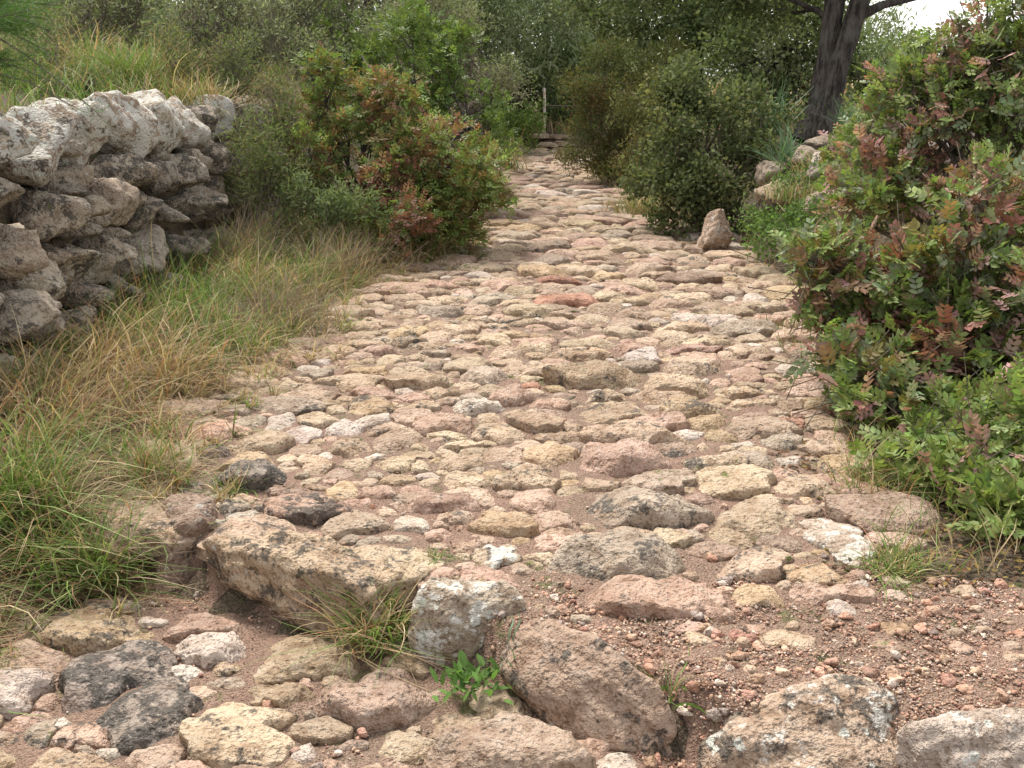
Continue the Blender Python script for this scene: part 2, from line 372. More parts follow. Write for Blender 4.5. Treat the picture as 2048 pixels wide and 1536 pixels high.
# stones read off the photograph: blocks of (origin x, origin y, scale, boxes); box = x0 y0 x1 y1 colour
BLOCKS = [
 (350, 680, 4.096, """1465 25 1835 130 p;1640 95 1870 195 c;1060 140 1270 200 w;1385 150 1520 205 o;1380 200 1740 295 o;1690 250 2183 400 t;1800 160 1940 230 s
850 310 1060 400 c;960 280 1130 350 t;990 215 1250 330 g;840 405 1330 495 s;1280 320 1390 385 o;1400 360 1770 480 p;1390 445 1770 615 o+;1235 520 1400 600 c;580 490 1220 585 g+
240 420 510 515 g+;280 520 580 620 g;80 600 420 690 g;690 590 1000 750 w;865 700 1160 835 w;1205 625 1540 790 w;1190 785 1570 940 c;1600 705 1980 910 s;1090 790 1220 860 t;570 885 790 950 t
970 840 1040 875 t;970 910 1250 1085 c;1320 935 1560 1070 c;1640 965 2090 1070 c;1850 910 2170 965 c;1640 940 1770 975 s;110 830 430 980 d+;130 955 930 1210 d#;-20 1060 200 1290 d#;950 1060 1085 1130 s
1250 1090 1480 1310 o;1480 1085 1590 1130 s;1680 1085 1945 1165 c;1490 1180 1830 1310 p;1730 1300 1885 1385 s;740 1170 1120 1310 b+;640 1285 1530 1500 p#;290 1280 610 1440 g+;1580 1320 1650 1370 r;1650 1345 1750 1390 p;1920 1230 2480 1420 p"""),
 (800, 680, 4.096, """0 0 350 80 c;140 45 410 130 g;190 130 380 220 s+;420 75 670 180 t;530 30 780 95 p;400 0 555 40 w;800 30 930 65 c;940 5 1260 105 c;1290 0 1890 70 c;1200 65 1730 175 t;1150 150 2118 400 t
1830 55 2140 200 w;1785 105 1850 180 w;720 160 1110 210 t;480 205 990 375 g;370 230 490 310 s;960 205 1090 260 t;1165 330 1360 430 o;980 325 1150 400 r;730 365 1160 540 p;240 375 620 480 t;0 420 230 500 p
0 475 330 600 s;330 440 830 600 w;950 485 1390 575 p;1340 465 1460 535 t;1430 380 1900 520 c;1820 375 2010 440 g;100 590 590 770 p;640 555 810 680 c;640 655 1050 835 c;850 575 1390 760 t;1330 655 1480 750 t
1330 545 2250 690 t;200 775 380 840 s;300 795 645 895 c;700 845 985 1005 s;1060 830 1490 1030 o;1110 735 1480 840 t;1450 655 2370 890 s;1390 800 2290 1110 p;330 915 650 1060 c;0 960 250 1070 c;840 985 1000 1050 g
1000 980 1150 1060 s;710 1005 790 1045 c;280 1045 390 1100 c;160 1100 310 1200 s;390 1060 770 1220 c;750 1045 1330 1240 c;1310 1040 1470 1150 s;950 1215 1330 1400 p;570 1340 1130 1616 o;250 1460 440 1540 p;430 1490 560 1540 p;1360 1110 2610 1536 g+;1460 1470 1620 1540 s"""),
 (1200, 680, 4.096, """540 20 980 110 p;1050 15 1320 80 w;990 70 1150 170 s;1200 90 1440 160 s;1390 40 1530 100 w;510 125 1040 320 s;470 90 600 135 c;1090 175 1380 370 p;1290 160 1410 200 t;1440 100 1600 215 c;1500 165 1800 300 w
1030 250 1110 305 w;910 300 1110 380 p;380 270 960 460 c;1060 365 1380 470 c;970 395 1050 490 c;500 455 1100 660 o+;1030 475 1250 545 c;720 570 1090 750 o;1190 545 1460 670 b;1430 335 1690 420 t;1490 465 1720 570 t
1480 600 1760 740 r;860 705 1160 850 o;800 770 900 910 c;920 840 1130 905 c;1250 750 1360 805 o;1380 750 1740 900 g+;720 880 1300 1100 c;880 960 1510 1290 c;1470 895 1700 1040 w;680 1030 760 1090 s;1060 1240 1650 1640 c;1820 1280 2270 1770 g*;990 1310 1070 1380 p"""),
 (650, 500, 4.096, """320 420 540 490 c;610 465 770 545 c;620 545 815 640 c;690 400 960 480 c;910 565 1240 700 c;790 640 1030 760 s;500 685 850 800 c+;230 720 470 770 g;330 545 530 600 c;420 620 600 690 s;780 300 1040 370 t;770 220 910 275 c;1020 240 1210 300 t
1150 210 1420 280 c;1230 280 1360 350 c;1340 165 1440 215 c;1440 200 1590 280 o;1100 415 1400 540 s;830 370 1220 430 c;1470 440 1870 560 c;1350 390 1720 460 c;1430 510 1640 600 t;1200 515 1410 600 s;1290 590 1590 660 c;1240 660 1550 780 c;1340 645 1680 720 o
1710 545 2160 640 s;1690 640 1880 740 o;1920 615 2100 700 s;1010 710 1170 780 w;1480 270 1750 360 c;1690 315 1990 370 s;1740 345 2300 460 r;1620 200 2100 275 r;1750 260 2010 330 s;1370 120 1610 165 t;1430 75 1660 130 s;1640 30 2050 130 g;1260 95 1350 150 s;1490 15 1630 60 t;800 540 900 575 c;1040 345 1110 380 w"""),
 (1100, 500, 4.096, """70 615 370 700 s;450 555 800 665 s;490 620 800 725 c;450 470 860 570 t;830 430 1000 550 t;920 345 1400 450 c;500 365 910 450 t;450 265 830 365 p;280 265 440 310 w;150 280 440 390 g;310 170 620 260 o;460 225 690 270 s;650 160 1040 240 t;740 205 860 260 s
880 170 1400 270 b;1020 110 1180 170 c;1250 105 1520 180 c;1380 165 1580 230 s;1420 250 1570 330 c;1560 215 1740 280 t;1000 280 1230 355 s;910 310 1000 360 s;1430 360 1590 430 w;1600 345 1830 430 w;1840 370 1970 450 c;1290 465 1860 550 t;1030 510 1160 560 o
920 570 1340 690 c;1320 560 1950 700 g;860 640 1050 700 s;720 700 930 800 s;900 725 1080 800 t;1110 690 1500 785 c;820 15 950 60 w;890 75 1070 120 p;0 105 280 170 o;280 70 480 120 p;380 590 440 640 c"""),
 (0, 900, 2.415, """145 765 650 980 o+;660 780 800 850 w;775 770 1090 925 p;780 885 1270 1020 w;1130 965 1770 1090 c;1000 1015 1160 1075 t;810 1020 970 1095 w;980 1085 1160 1140 g;240 900 740 1210 d#;120 1140 260 1260 p+;80 1280 240 1420 g;230 1280 355 1350 w
0 1440 420 1600 c+;430 1105 850 1420 d#;850 1170 1330 1540 c+;1180 1140 1480 1230 t;1520 1090 2200 1310 p;1360 1270 1640 1390 s;1240 1330 1370 1390 t;600 1395 850 1560 s;440 1420 560 1490 w;1390 1415 1510 1500 w;1640 1390 1770 1440 b;10 780 180 900 g+;410 700 650 775 g+
560 1110 640 1150 w;1420 1095 1520 1150 p;1470 1235 1530 1290 g;330 1400 450 1480 g+;150 1420 330 1500 s;1330 1480 1480 1560 t;1500 1480 1700 1580 p"""),
 (700, 900, 2.416, """540 1120 860 1290 c;800 1100 930 1210 g;1080 1335 1260 1480 p;290 1270 1200 1640 s;1200 1420 1390 1570 w;930 1290 1080 1360 g;240 1310 370 1365 c;1000 1250 1050 1290 w;160 960 370 1070 c;580 445 810 570 c*;1030 370 1770 640 g+;1210 635 1780 790 p
500 415 640 490 s;360 370 500 430 p;500 345 570 385 p;940 360 1110 440 t;1110 335 1200 385 c;350 560 540 640 p;950 620 1040 660 c;1050 610 1110 655 p;1130 610 1200 655 p;1190 655 1240 685 r;1250 640 1330 675 s;890 720 950 770 c;940 740 1040 800 s;1530 1130 1630 1220 r;-60 420 390 640 c"""),
 (1250, 900, 2.415, """265 565 360 630 s;380 495 790 620 s+;650 445 850 545 c;430 370 640 470 c;300 370 400 430 g;330 345 415 395 p;810 500 1080 670 o+;1070 560 1190 620 p;1110 615 1200 670 w;720 615 820 675 s;820 620 880 660 g;560 640 790 740 o;820 655 1190 740 p;990 690 1150 800 w
430 640 540 680 p;380 740 540 830 p;370 780 430 820 p;360 830 465 895 w;475 910 545 940 s;540 830 610 885 s;905 1105 1040 1175 w;1360 1435 1470 1540 r;1490 1405 1570 1470 p;1690 830 1800 885 s;1560 840 1680 900 s;1390 630 1480 670 t;355 965 420 1005 w;410 985 490 1020 o"""),
]
# occupancy map for packing the rest
CELL = .015; OX, OY = -3.2, 1.5; NXC, NYC = int(6.6 / CELL), int(22.0 / CELL)
occ = np.zeros((NXC, NYC), bool)
def ell(x, y, a, b, th=0.0, mark=True, test=.0):
    r = max(a, b); i0, i1 = max(0, int((x - r - OX) / CELL)), min(NXC, int((x + r - OX) / CELL) + 2)
    j0, j1 = max(0, int((y - r - OY) / CELL)), min(NYC, int((y + r - OY) / CELL) + 2)
    if i1 <= i0 or j1 <= j0: return 1.0
    gx_, gy_ = np.meshgrid(OX + np.arange(i0, i1) * CELL - x, OY + np.arange(j0, j1) * CELL - y, indexing='ij')
    c, s = math.cos(th), math.sin(th)
    m = ((gx_ * c + gy_ * s) / a) ** 2 + ((-gx_ * s + gy_ * c) / b) ** 2 < 1
    sub = occ[i0:i1, j0:j1]; f = (sub & m).sum() / max(1, m.sum())
    if mark and f <= test: sub |= m
    return f

stones = []     # (centre, half sizes, yaw, colour, dark, lichen, moss, photo width, seed)
sr = np.random.default_rng(77)
for ox, oy, s, txt in BLOCKS:
    for rec in txt.replace("\n", ";").split(";"):
        q = rec.split(); x0, y0, x1, y1 = [float(v) for v in q[:4]]; code = q[4]
        x0, x1 = ox + x0 / s, ox + x1 / s; y0, y1 = oy + y0 / s, oy + y1 / s
        cx = (x0 + x1) / 2; gr_ = 1.12 if ox == 0 else 1.0; g = ground_at(cx, y1); ppm = px_per_m(g); w = (x1 - x0) / ppm
        hz = min(max(.215 * w, .026), .100)
        vis = (y1 - y0) / ppm                     # visible height in metres on the picture plane
        hz = min(hz, vis * .70)
        back = at_z(cx, y0, g[2] + hz * .75)
        b = max((back[1] - g[1]) / 2 * 1.06, w * .24); b = min(b, w * .9)
        dark = .74 if '#' in code else .52 if '+' in code else sr.uniform(.15, .50)
        lich = .9 if '*' in code else sr.choice([0, 0, .15, .35])
        stones.append([np.array([cx * 0 + g[0] * (g[1] + b) / g[1] if False else g[0], g[1] + b * .94, g[2]]), np.array([w / 2 * 1.0 * gr_, b * 1.0 * gr_, hz]), 0.0, code[0], dark, lich, sr.choice([0, 0, .2, .5]), x1 - x0, int(sr.integers(1e9))])
n_hand = len(stones)
for S in stones: ell(S[0][0], S[0][1], S[1][0] * .95, S[1][1] * .95, 0, True, 2.0)
# kerb boulders keep their room
BOULD_FOOT = [(600, 1150, .40, .18), (350, 1120, .17, .18), (930, 1230, .19, .14), (1190, 1370, .28, .2), (1580, 1450, .36, .2), (1960, 1530, .3, .15)]
for px_, py_, a, b in BOULD_FOOT:
    p = at_z(px_, py_, 0); ell(p[0], p[1], a * 1.05, b * 1.1, 0, True, 2.0)
# random packing: large first
def gravel_zone(x, y):
    """1 inside the loose gravel patch on the near right"""
    p = np.array([x, y]); return sstep(-.12, .14, x) * sstep(3.15, 2.85, y) * sstep(-.30, -.12, kerb_side(x, y))
far_pts = []
for (a0, a1, tries) in ((.16, .26, 1500), (.10, .17, 5000), (.06, .10, 12000), (.03, .06, 16000)):
    for _ in range(tries):
        y = 2.0 + 20.2 * sr.random() ** 1.15
        if a1 <= .06 and y > 9: continue
        x = sr.uniform(xl(y) - .05, xr(y) + .05)
        if float(gravel_zone(x, y)) > .3 and (a0 > .04 or sr.random() > .06): continue
        a = sr.uniform(a0, a1); b = a * sr.uniform(.5, .85); th = sr.normal() * .3
        if y < 7 and a0 > .12: continue
        if ell(x, y, a, b, th, True, .10) <= .10:
            code = sr.choice(list('cccsssttpppowgb')); d = sr.uniform(.1, .5)
            g = np.array([x, y, hz1(x, y)])
            stones.append([g, np.array([a * 1.12, b * 1.14, min(max(.185 * a * 2, .018), .075)]), th, code, d, sr.choice([0, 0, .2, .4]), sr.choice([0, 0, .3, .6]), 2 * a * px_per_m(g), int(sr.integers(1e9))])
# steps at the far end
for px_, y, z, a in ((1100, 22.35, .10, .36), (1118, 22.42, .12, .3), (1085, 22.5, .27, .30), (1112, 22.55, .25, .4)):
    p = at_y(px_, 270, y); stones.append([np.array([p[0], y, z]), np.array([a, .22, .06]), 0, 'c', .2, .2, .3, 60, int(sr.integers(1e9))])

# every stone grows until it meets its neighbours, so the joints are narrow and the outlines irregular
CELLS = np.full((NXC, NYC), -1, np.int32); best = np.full((NXC, NYC), 9e9)
for k, S in enumerate(stones):
    (x, y, _), (a, b, _), th = S[0], S[1], S[2]; grow = 1.45 if y > 6 else (1.0 if S[7] < 75 and float(gravel_zone(x, y)) > .2 else 1.34)
    r_ = max(a, b) * grow
    i0, i1 = max(0, int((x - r_ - OX) / CELL)), min(NXC, int((x + r_ - OX) / CELL) + 2); j0, j1 = max(0, int((y - r_ - OY) / CELL)), min(NYC, int((y + r_ - OY) / CELL) + 2)
    if i1 <= i0 or j1 <= j0: continue
    gx_, gy_ = np.meshgrid(OX + np.arange(i0, i1) * CELL - x, OY + np.arange(j0, j1) * CELL - y, indexing='ij')
    c, s_ = math.cos(th), math.sin(th); q = (np.abs((gx_ * c + gy_ * s_) / a) ** 2.5 + np.abs((-gx_ * s_ + gy_ * c) / b) ** 2.5) ** .8
    q = q + (fbm(np.stack([gx_.ravel() + x, gy_.ravel() + y, np.full(gx_.size, k * .37)], 1) * 9, 2).reshape(q.shape) - .5) * .5
    bb = best[i0:i1, j0:j1]; m = (q < bb) & (q < grow ** 2); bb[m] = q[m]; CELLS[i0:i1, j0:j1][m] = k
def label_at(x, y):
    i_ = np.clip(((x - OX) / CELL + .5).astype(int), 0, NXC - 1); j_ = np.clip(((y - OY) / CELL + .5).astype(int), 0, NYC - 1); return CELLS[i_, j_]
TH = np.arange(48) / 48 * 2 * math.pi
def outline(k):
    (x, y, _), (a, b, _) = stones[k][0], stones[k][1]
    rr = np.arange(0, max(a, b) * 1.5, CELL * .6)
    L = label_at(x + np.outer(np.cos(TH), rr), y + np.outer(np.sin(TH), rr)) == k
    L[:, 0] = True; first = np.argmin(L, 1); Rr = np.where(L.all(1), rr[-1], rr[first])
    Rr = np.maximum(Rr - .004 - .018 * a, .45 * min(a, b))
    for _ in range(1): Rr = .25 * np.roll(Rr, 1) + .5 * Rr + .25 * np.roll(Rr, -1)
    return Rr
def paver(Rr, hz, seed, n, fine):
    """one paving stone: irregular plan, worn top, broken shoulders"""
    r = np.random.default_rng(seed); D, Fs = cubesphere(n, -.02)
    h = np.hypot(D[:, 0], D[:, 1]); t = np.arctan2(np.maximum(D[:, 2], 0), h); th = np.arctan2(D[:, 1], D[:, 0]) % (2 * math.pi)
    R_ = np.interp(th, np.append(TH, 2 * math.pi), np.append(Rr, Rr[0])); Rm = float(Rr.mean())
    rho = np.cos(t) ** r.uniform(.55, .85); ze = np.sin(t) ** r.uniform(.26, .46)
    o = r.uniform(0, 50, 3); rho = rho * (1 + .10 * (fbm(D * 3 + o, 2) - .5))
    xy = np.stack([np.cos(th), np.sin(th)], 1) * (R_ * rho)[:, None]; u = xy / Rm
    z = ze.copy()
    for _ in range(4):
        a_ = r.uniform(0, 6.28); w = np.array([math.cos(a_), math.sin(a_)]); z -= r.uniform(.3, 1.1) * np.maximum(u @ w - r.uniform(.1, .7), 0)
    a_ = r.uniform(0, 6.28); z *= 1 + r.uniform(.05, .35) * (u @ np.array([math.cos(a_), math.sin(a_)]))
    q = np.concatenate([xy, z[:, None] * hz], 1) + o
    z += (fbm(q * (1.25 / Rm), 3, .6) - .5) * 1.5 * ze
    z = np.where(z > .85, .85 + (z - .85) * .35, z)
    V = np.concatenate([xy, (np.maximum(z, -.1) * hz)[:, None]], 1)
    rg = 1 - np.abs(2 * fbm(q * min(30., 3.0 / Rm), 3, .6) - 1) * 1.6
    V += norm(D * (1, 1, 1.2)) * ((fbm(q * min(70., 9 / Rm), 2) - .5) * fine * 1.3 - (rg - .4) * fine * .8)[:, None]
    V[D[:, 2] < 1e-6, 2] = -.05
    return V, Fs
order = sorted(range(len(stones)), key=lambda k: -stones[k][7] * (1.5 if k < n_hand else 1))
single = set(order[:300])
rest = Acc()
for k, (g, sz, th, code, dk, li, mo, pw, seed) in enumerate(stones):
    r = np.random.default_rng(seed); Rr = outline(k)
    n = int(np.clip(pw / 7, 5, 19)) if k in single else int(np.clip(pw / 8, 3, 4))
    fine = float(np.clip(.055 * sz[0], .003, .010))
    V, Fs = paver(Rr, sz[2] * 1.02, seed, n, fine)
    c = np.array([g[0], g[1], g[2] - .010]); ti = tint_of(code, r); we = (dk, li, mo)
    if k in single:
        obj("paving_stone", V, Fs, STONE, path, {"tint": np.broadcast_to(ti, (len(V), 3)), "wear": np.broadcast_to(we, (len(V), 3))}, loc=c)
    else:
        rest.add(V + c, Fs, tint=ti, wear=we)
o = rest.build("paving_rubble", STONE, path); o["kind"] = "stuff"
print("stones", len(stones), "hand", n_hand)

# pebbles: larger ones singly, the rest as gravel
def pebble(sz, seed, n): return rock(sz, seed, n, k=10, npl=9, flat=0, lump=.16, fine=0, cut=None, dmin=.6)
def chip(q, r_):
    rr = np.random.default_rng(900 + q); t = (1 + 5 ** .5) / 2
    v = norm(np.array([(-1, t, 0), (1, t, 0), (-1, -t, 0), (1, -t, 0), (0, -1, t), (0, 1, t), (0, -1, -t), (0, 1, -t), (t, 0, -1), (t, 0, 1), (-t, 0, -1), (-t, 0, 1)], float))
    f = np.array([(0, 11, 5), (0, 5, 1), (0, 1, 7), (0, 7, 10), (0, 10, 11), (1, 5, 9), (5, 11, 4), (11, 10, 2), (10, 7, 6), (7, 1, 8), (3, 9, 4), (3, 4, 2), (3, 2, 6), (3, 6, 8), (3, 8, 9), (4, 9, 5), (2, 4, 11), (6, 2, 10), (8, 6, 7), (9, 8, 1)])
    return v * rr.uniform(.7, 1.1, (12, 1)) * (1, r_, .62), f
protos = [chip(q, r_) for q, r_ in enumerate(np.linspace(.6, .95, 14))]
PC = ['p', 's', 'p', 'r', 'b', 't', 'c', 'g', 's', 'w']
GT = {'p': (.40, .255, .19), 's': (.38, .27, .20), 'r': (.30, .18, .14), 'b': (.25, .165, .125), 't': (.32, .235, .165), 'c': (.40, .32, .24), 'g': (.26, .225, .20), 'w': (.48, .43, .37), 'o': (.36, .24, .14)}
pr = np.random.default_rng(5)
grav = Acc(); cand = []
def on_stone(x, y):
    i_, j_ = int((x - OX) / CELL), int((y - OY) / CELL)
    return 0 <= i_ < NXC and 0 <= j_ < NYC and CELLS[i_, j_] >= 0 and pr.random() < .93
tries = 0
while len(cand) < 12500 and tries < 130000:
    tries += 1
    y = 1.9 + 1.0 * abs(pr.normal()) if pr.random() < .72 else 2 + 8 * pr.random() ** 1.4
    x = pr.uniform(xl(y), xr(y))
    gz = float(gravel_zone(x, y))
    if pr.random() > .30 + .7 * gz or y > 9: continue
    if on_stone(x, y): continue
    big = pr.random()
    s = pr.uniform(.0028, .0058) if big < .87 else pr.uniform(.0055, .011) if big < .982 else pr.uniform(.011, .024)
    cand.append((s, x, y))
cand.sort(reverse=True)
for q, (s, x, y) in enumerate(cand):
    z = hz1(x, y); code = pr.choice(PC); ti = np.array(GT[code]) * (1.03, .97, .97) * pr.uniform(1.1, 1.55)
    if q < 290:
        V, Fs = pebble((s, s * pr.uniform(.6, .95), s * pr.uniform(.5, .8)), int(pr.integers(1e9)), 4); V = rotz(V, pr.uniform(0, 6.28))
        obj("pebble", V, Fs, STONE, path, {"tint": np.broadcast_to(ti, (len(V), 3)), "wear": np.broadcast_to((.1, .1, 0), (len(V), 3))}, loc=(x, y, z + s * .12))
    else:
        V, Fs = protos[pr.integers(len(protos))]; V = rotz(rotv(V * s, (1, .3, 0), pr.normal() * .4), pr.uniform(0, 6.28))
        grav.add(V + (x, y, z + s * .12 - .001), Fs, tint=ti, wear=(.1, .1, 0))
o = grav.build("gravel", STONE, path); o["kind"] = "stuff"

# ------------------------------------------------------------------ kerb boulders and other single rocks
def boulder(label, px, py, z, half, yaw, tint, wear, seed, k=12, flat=.85, n=28, tilt=(0, 0), npl=14, group=None, lump=.15, name="boulder", box=0, sq=2.2, taper=0, fine=.012):
    p = at_z(px, py, z); r = np.random.default_rng(seed)
    V, Fs = rock(half, seed, n, k=k, npl=npl, flat=flat, lump=lump, fine=fine, ffreq=15, cut=None, dmin=.72, box=box, sq=sq)
    if taper: V[:, :2] *= (1 - taper * (V[:, 2:3] / half[2] + 1) * .5); V[:, 0] += taper * .25 * V[:, 2]
    V = rotv(V, (1, 0, 0), tilt[0]); V = rotv(V, (0, 1, 0), tilt[1]); V = rotz(V, yaw)
    o = obj(name, V, Fs, STONE, None, {"tint": np.broadcast_to(tint_of(tint, r), (len(V), 3)), "wear": np.broadcast_to(wear, (len(V), 3))}, loc=p)
    return tag(o, label, "rock", group)
KG = "large kerb rocks across the near end of the track"
boulder("large squared tan kerb block with a steep brown face beside the grass tuft", 630, 1178, -.10, (.385, .18, .185), R(-25), 't', (.58, .30, .5), 31, k=9, flat=.85, tilt=(-.04, .04), group=KG, lump=.22, box=.86, n=36, sq=2.6, fine=.02)
boulder("squat upright kerb block wedged between the big grass tuft and squared block", 358, 1120, -.13, (.165, .20, .20), R(-15), 'b', (.45, .45, .25), 32, k=12, group=KG, lump=.1)
boulder("rounded kerb boulder spotted with white lichen discs above a leafy rosette", 930, 1262, -.10, (.175, .145, .165), R(-28), 'g', (.34, .82, .1), 33, k=5, flat=0, group=KG)
boulder("long sloping pinkish kerb boulder with dark stained side beside the gravel", 1190, 1400, -.12, (.345, .145, .185), R(-48), 'p', (.46, .35, 0), 34, k=7, flat=.9, group=KG)
boulder("broad pale kerb boulder with a round hole and white and black crusts", 1585, 1520, -.13, (.33, .19, .195), R(-8), 's', (.62, .62, 0), 35, k=9, flat=.82, group=KG)
boulder("pale kerb boulder cut off by the lower edge of the picture beside gravel", 1985, 1560, -.05, (.20, .12, .14), R(10), 'w', (.2, .6, 0), 36, k=9, group=KG)
g = ground_at(1432, 508)
boulder("upright pointed pinkish rock standing at the track's edge under the green shrub", 1432, 470, .15, (.20, .17, .23), R(20), 's', (.40, .55, 0), 41, k=16, flat=0, n=24, npl=9, taper=.42, name="standing_rock")

# ------------------------------------------------------------------ dry stone wall
wall = empty("dry_stone_wall", (WALL_X, 7.5, 0), "dry stone wall of big pitted blocks with bleached tops holding a terrace", "wall")
WB = [(-150, 330, 200, 250, 'g'), (45, 275, 190, 110, 't'), (25, 385, 160, 130, 'g'), (128, 300, 90, 180, 'b'), (215, 265, 130, 140, 'g'), (300, 245, 80, 130, 't'), (352, 245, 80, 140, 'g'), (412, 250, 80, 120, 's'), (470, 240, 70, 90, 'g'), (530, 250, 60, 90, 'g'),
      (290, 345, 80, 80, 'g'), (375, 350, 100, 110, 'd'), (440, 320, 70, 80, 'g'), (500, 335, 70, 80, 'g'), (245, 405, 130, 110, 's'), (140, 425, 120, 115, 'g'), (345, 435, 90, 80, 'd'), (420, 410, 80, 80, 'g'), (480, 415, 70, 70, 'd'),
      (50, 505, 170, 125, 's'), (-110, 510, 150, 120, 'g'), (165, 525, 110, 90, 't'), (235, 490, 100, 80, 'g'), (310, 505, 85, 100, 'g'), (95, 575, 110, 110, 'g'), (-30, 600, 100, 110, 'g'), (390, 500, 80, 80, 'd'), (450, 490, 70, 70, 'g'),
      (45, 650, 140, 150, 'g'), (185, 590, 90, 80, 't'), (255, 575, 90, 75, 'g'), (330, 580, 80, 70, 'g'), (150, 660, 100, 90, 'g'), (-120, 690, 150, 140, 'g'), (230, 640, 90, 70, 'd'), (-20, 760, 130, 110, 'g'), (90, 740, 110, 90, 'd')]
wr = np.random.default_rng(3)
def wall_stone(y, z, half, code, wear, seed, n):
    r = np.random.default_rng(seed)
    V, Fs = rock(half, seed, n, k=r.uniform(8, 15), npl=11, flat=0, lump=.13, fine=.022, ffreq=17, cut=None, dmin=.72, sq=2.4)
    V = rotv(V, (1, 0, 0), r.normal() * .10); V = rotv(V, (0, 1, 0), r.normal() * .08); V = rotz(V, r.normal() * .22)
    x = WALL_X + .10 - .10 * z + r.uniform(-.03, .05)
    obj("stone", V, Fs, STONE, wall, {"tint": np.broadcast_to(tint_of(code, r) * .45 + np.array((.37, .335, .275)) * .55, (len(V), 3)), "wear": np.broadcast_to(wear, (len(V), 3))}, loc=(x - WALL_X, y - 7.5, z))
wocc = []
for px_, py_, w_, h_, code in WB:
    def ywall(pxx):
        d = ray(pxx, py_); t = (WALL_X + .22) / d[0]; return d[1] * t, CAM_Z + d[2] * t
    y0, _ = ywall(px_ - w_ / 2); y1, _ = ywall(px_ + w_ / 2); y, z = ywall(px_)
    hh = h_ / px_per_m((0, y, z)) / 2; ln = max(abs(y1 - y0) / 2, hh * .8); ln = min(ln * .92, hh * 1.25)
    top = z + hh > 1.12
    wall_stone(y, z, (.28, ln * .98, hh * .98), code, (wr.uniform(.42, .72) if code != 's' else .4, 1.0 if top else wr.uniform(.15, .5), .4), int(wr.integers(1e9)), 15)
    wocc.append((y, z, ln, hh))
# smaller stones packed into the gaps and along the hidden far end
for _ in range(900):
    y = wr.uniform(4.2, 12.3); z = wr.uniform(.02, 1.2); hh = wr.uniform(.10, .20) if _ < 400 else wr.uniform(.05, .11); ln = hh * wr.uniform(.9, 1.4)
    if any(abs(y - a) < (ln + c) * .80 and abs(z - b) < (hh + d) * .80 for a, b, c, d in wocc): continue
    wocc.append((y, z, ln, hh))
    wall_stone(y, z, (.2, ln * 1.15, hh * 1.15), wr.choice(list('ggdtb')), (wr.uniform(.3, .8), wr.uniform(0, .5), .4), int(wr.integers(1e9)), 9)

# ------------------------------------------------------------------ vegetation builders
def blades(base, n_seg, L, az, lean, droop, width, col, curl=0):
    """ribbons: base (N,3), per-blade length, azimuth, lean (0 upright .. 1 flat), droop"""
    N = len(base); t = np.linspace(0, 1, n_seg + 1)[None, :]
    hd = np.stack([np.cos(az), np.sin(az)], 1)
    out = L[:, None] * (np.sin(lean)[:, None] * t + droop[:, None] * .55 * t ** 2)
    up = L[:, None] * (np.cos(lean)[:, None] * t - droop[:, None] * .62 * t ** 2.2)
    az2 = az[:, None] + curl * t ** 2 * (np.sin(az * 7.3)[:, None])
    P = np.empty((N, n_seg + 1, 3))
    P[..., 0] = base[:, None, 0] + out * np.cos(az2); P[..., 1] = base[:, None, 1] + out * np.sin(az2); P[..., 2] = base[:, None, 2] + up
    side = np.stack([-np.sin(az + .9 * np.sin(az * 13)), np.cos(az + .9 * np.sin(az * 13)), np.zeros(N)], 1)
    wd = width[:, None] * (1 - t ** 2.2 * .93) * .5
    A = P - side[:, None, :] * wd[..., None]; B = P + side[:, None, :] * wd[..., None]
    V = np.stack([A, B], 2).reshape(N, -1, 3)
    k = 2 * (n_seg + 1); i = np.arange(n_seg) * 2
    f = np.stack([i, i + 1, i + 3, i + 2], 1)
    Fq = (f[None] + (np.arange(N) * k)[:, None, None]).reshape(-1, 4)
    C = np.repeat(col, k, axis=0)
    return V.reshape(-1, 3), Fq, C
G_GREEN = np.array([(0.125, 0.206, 0.039), (0.163, 0.244, 0.055), (0.1, 0.156, 0.033), (0.2, 0.263, 0.083)])
G_STRAW = np.array([(0.45, 0.331, 0.192), (0.375, 0.275, 0.162), (0.525, 0.419, 0.252), (0.3, 0.206, 0.132), (0.375, 0.206, 0.114)])
G_BLUE = np.array([(.11, .18, .095), (.13, .20, .12), (.09, .155, .08)])
def grass_cols(r, N, straw):
    s = r.random(N) < straw
    c = np.where(s[:, None], G_STRAW[r.integers(len(G_STRAW), size=N)], G_GREEN[r.integers(len(G_GREEN), size=N)])
    return c * r.uniform(.75, 1.25, (N, 1))
def ground_pts(x, y): return np.stack([x, y, Hn(x, y) - .01], 1)

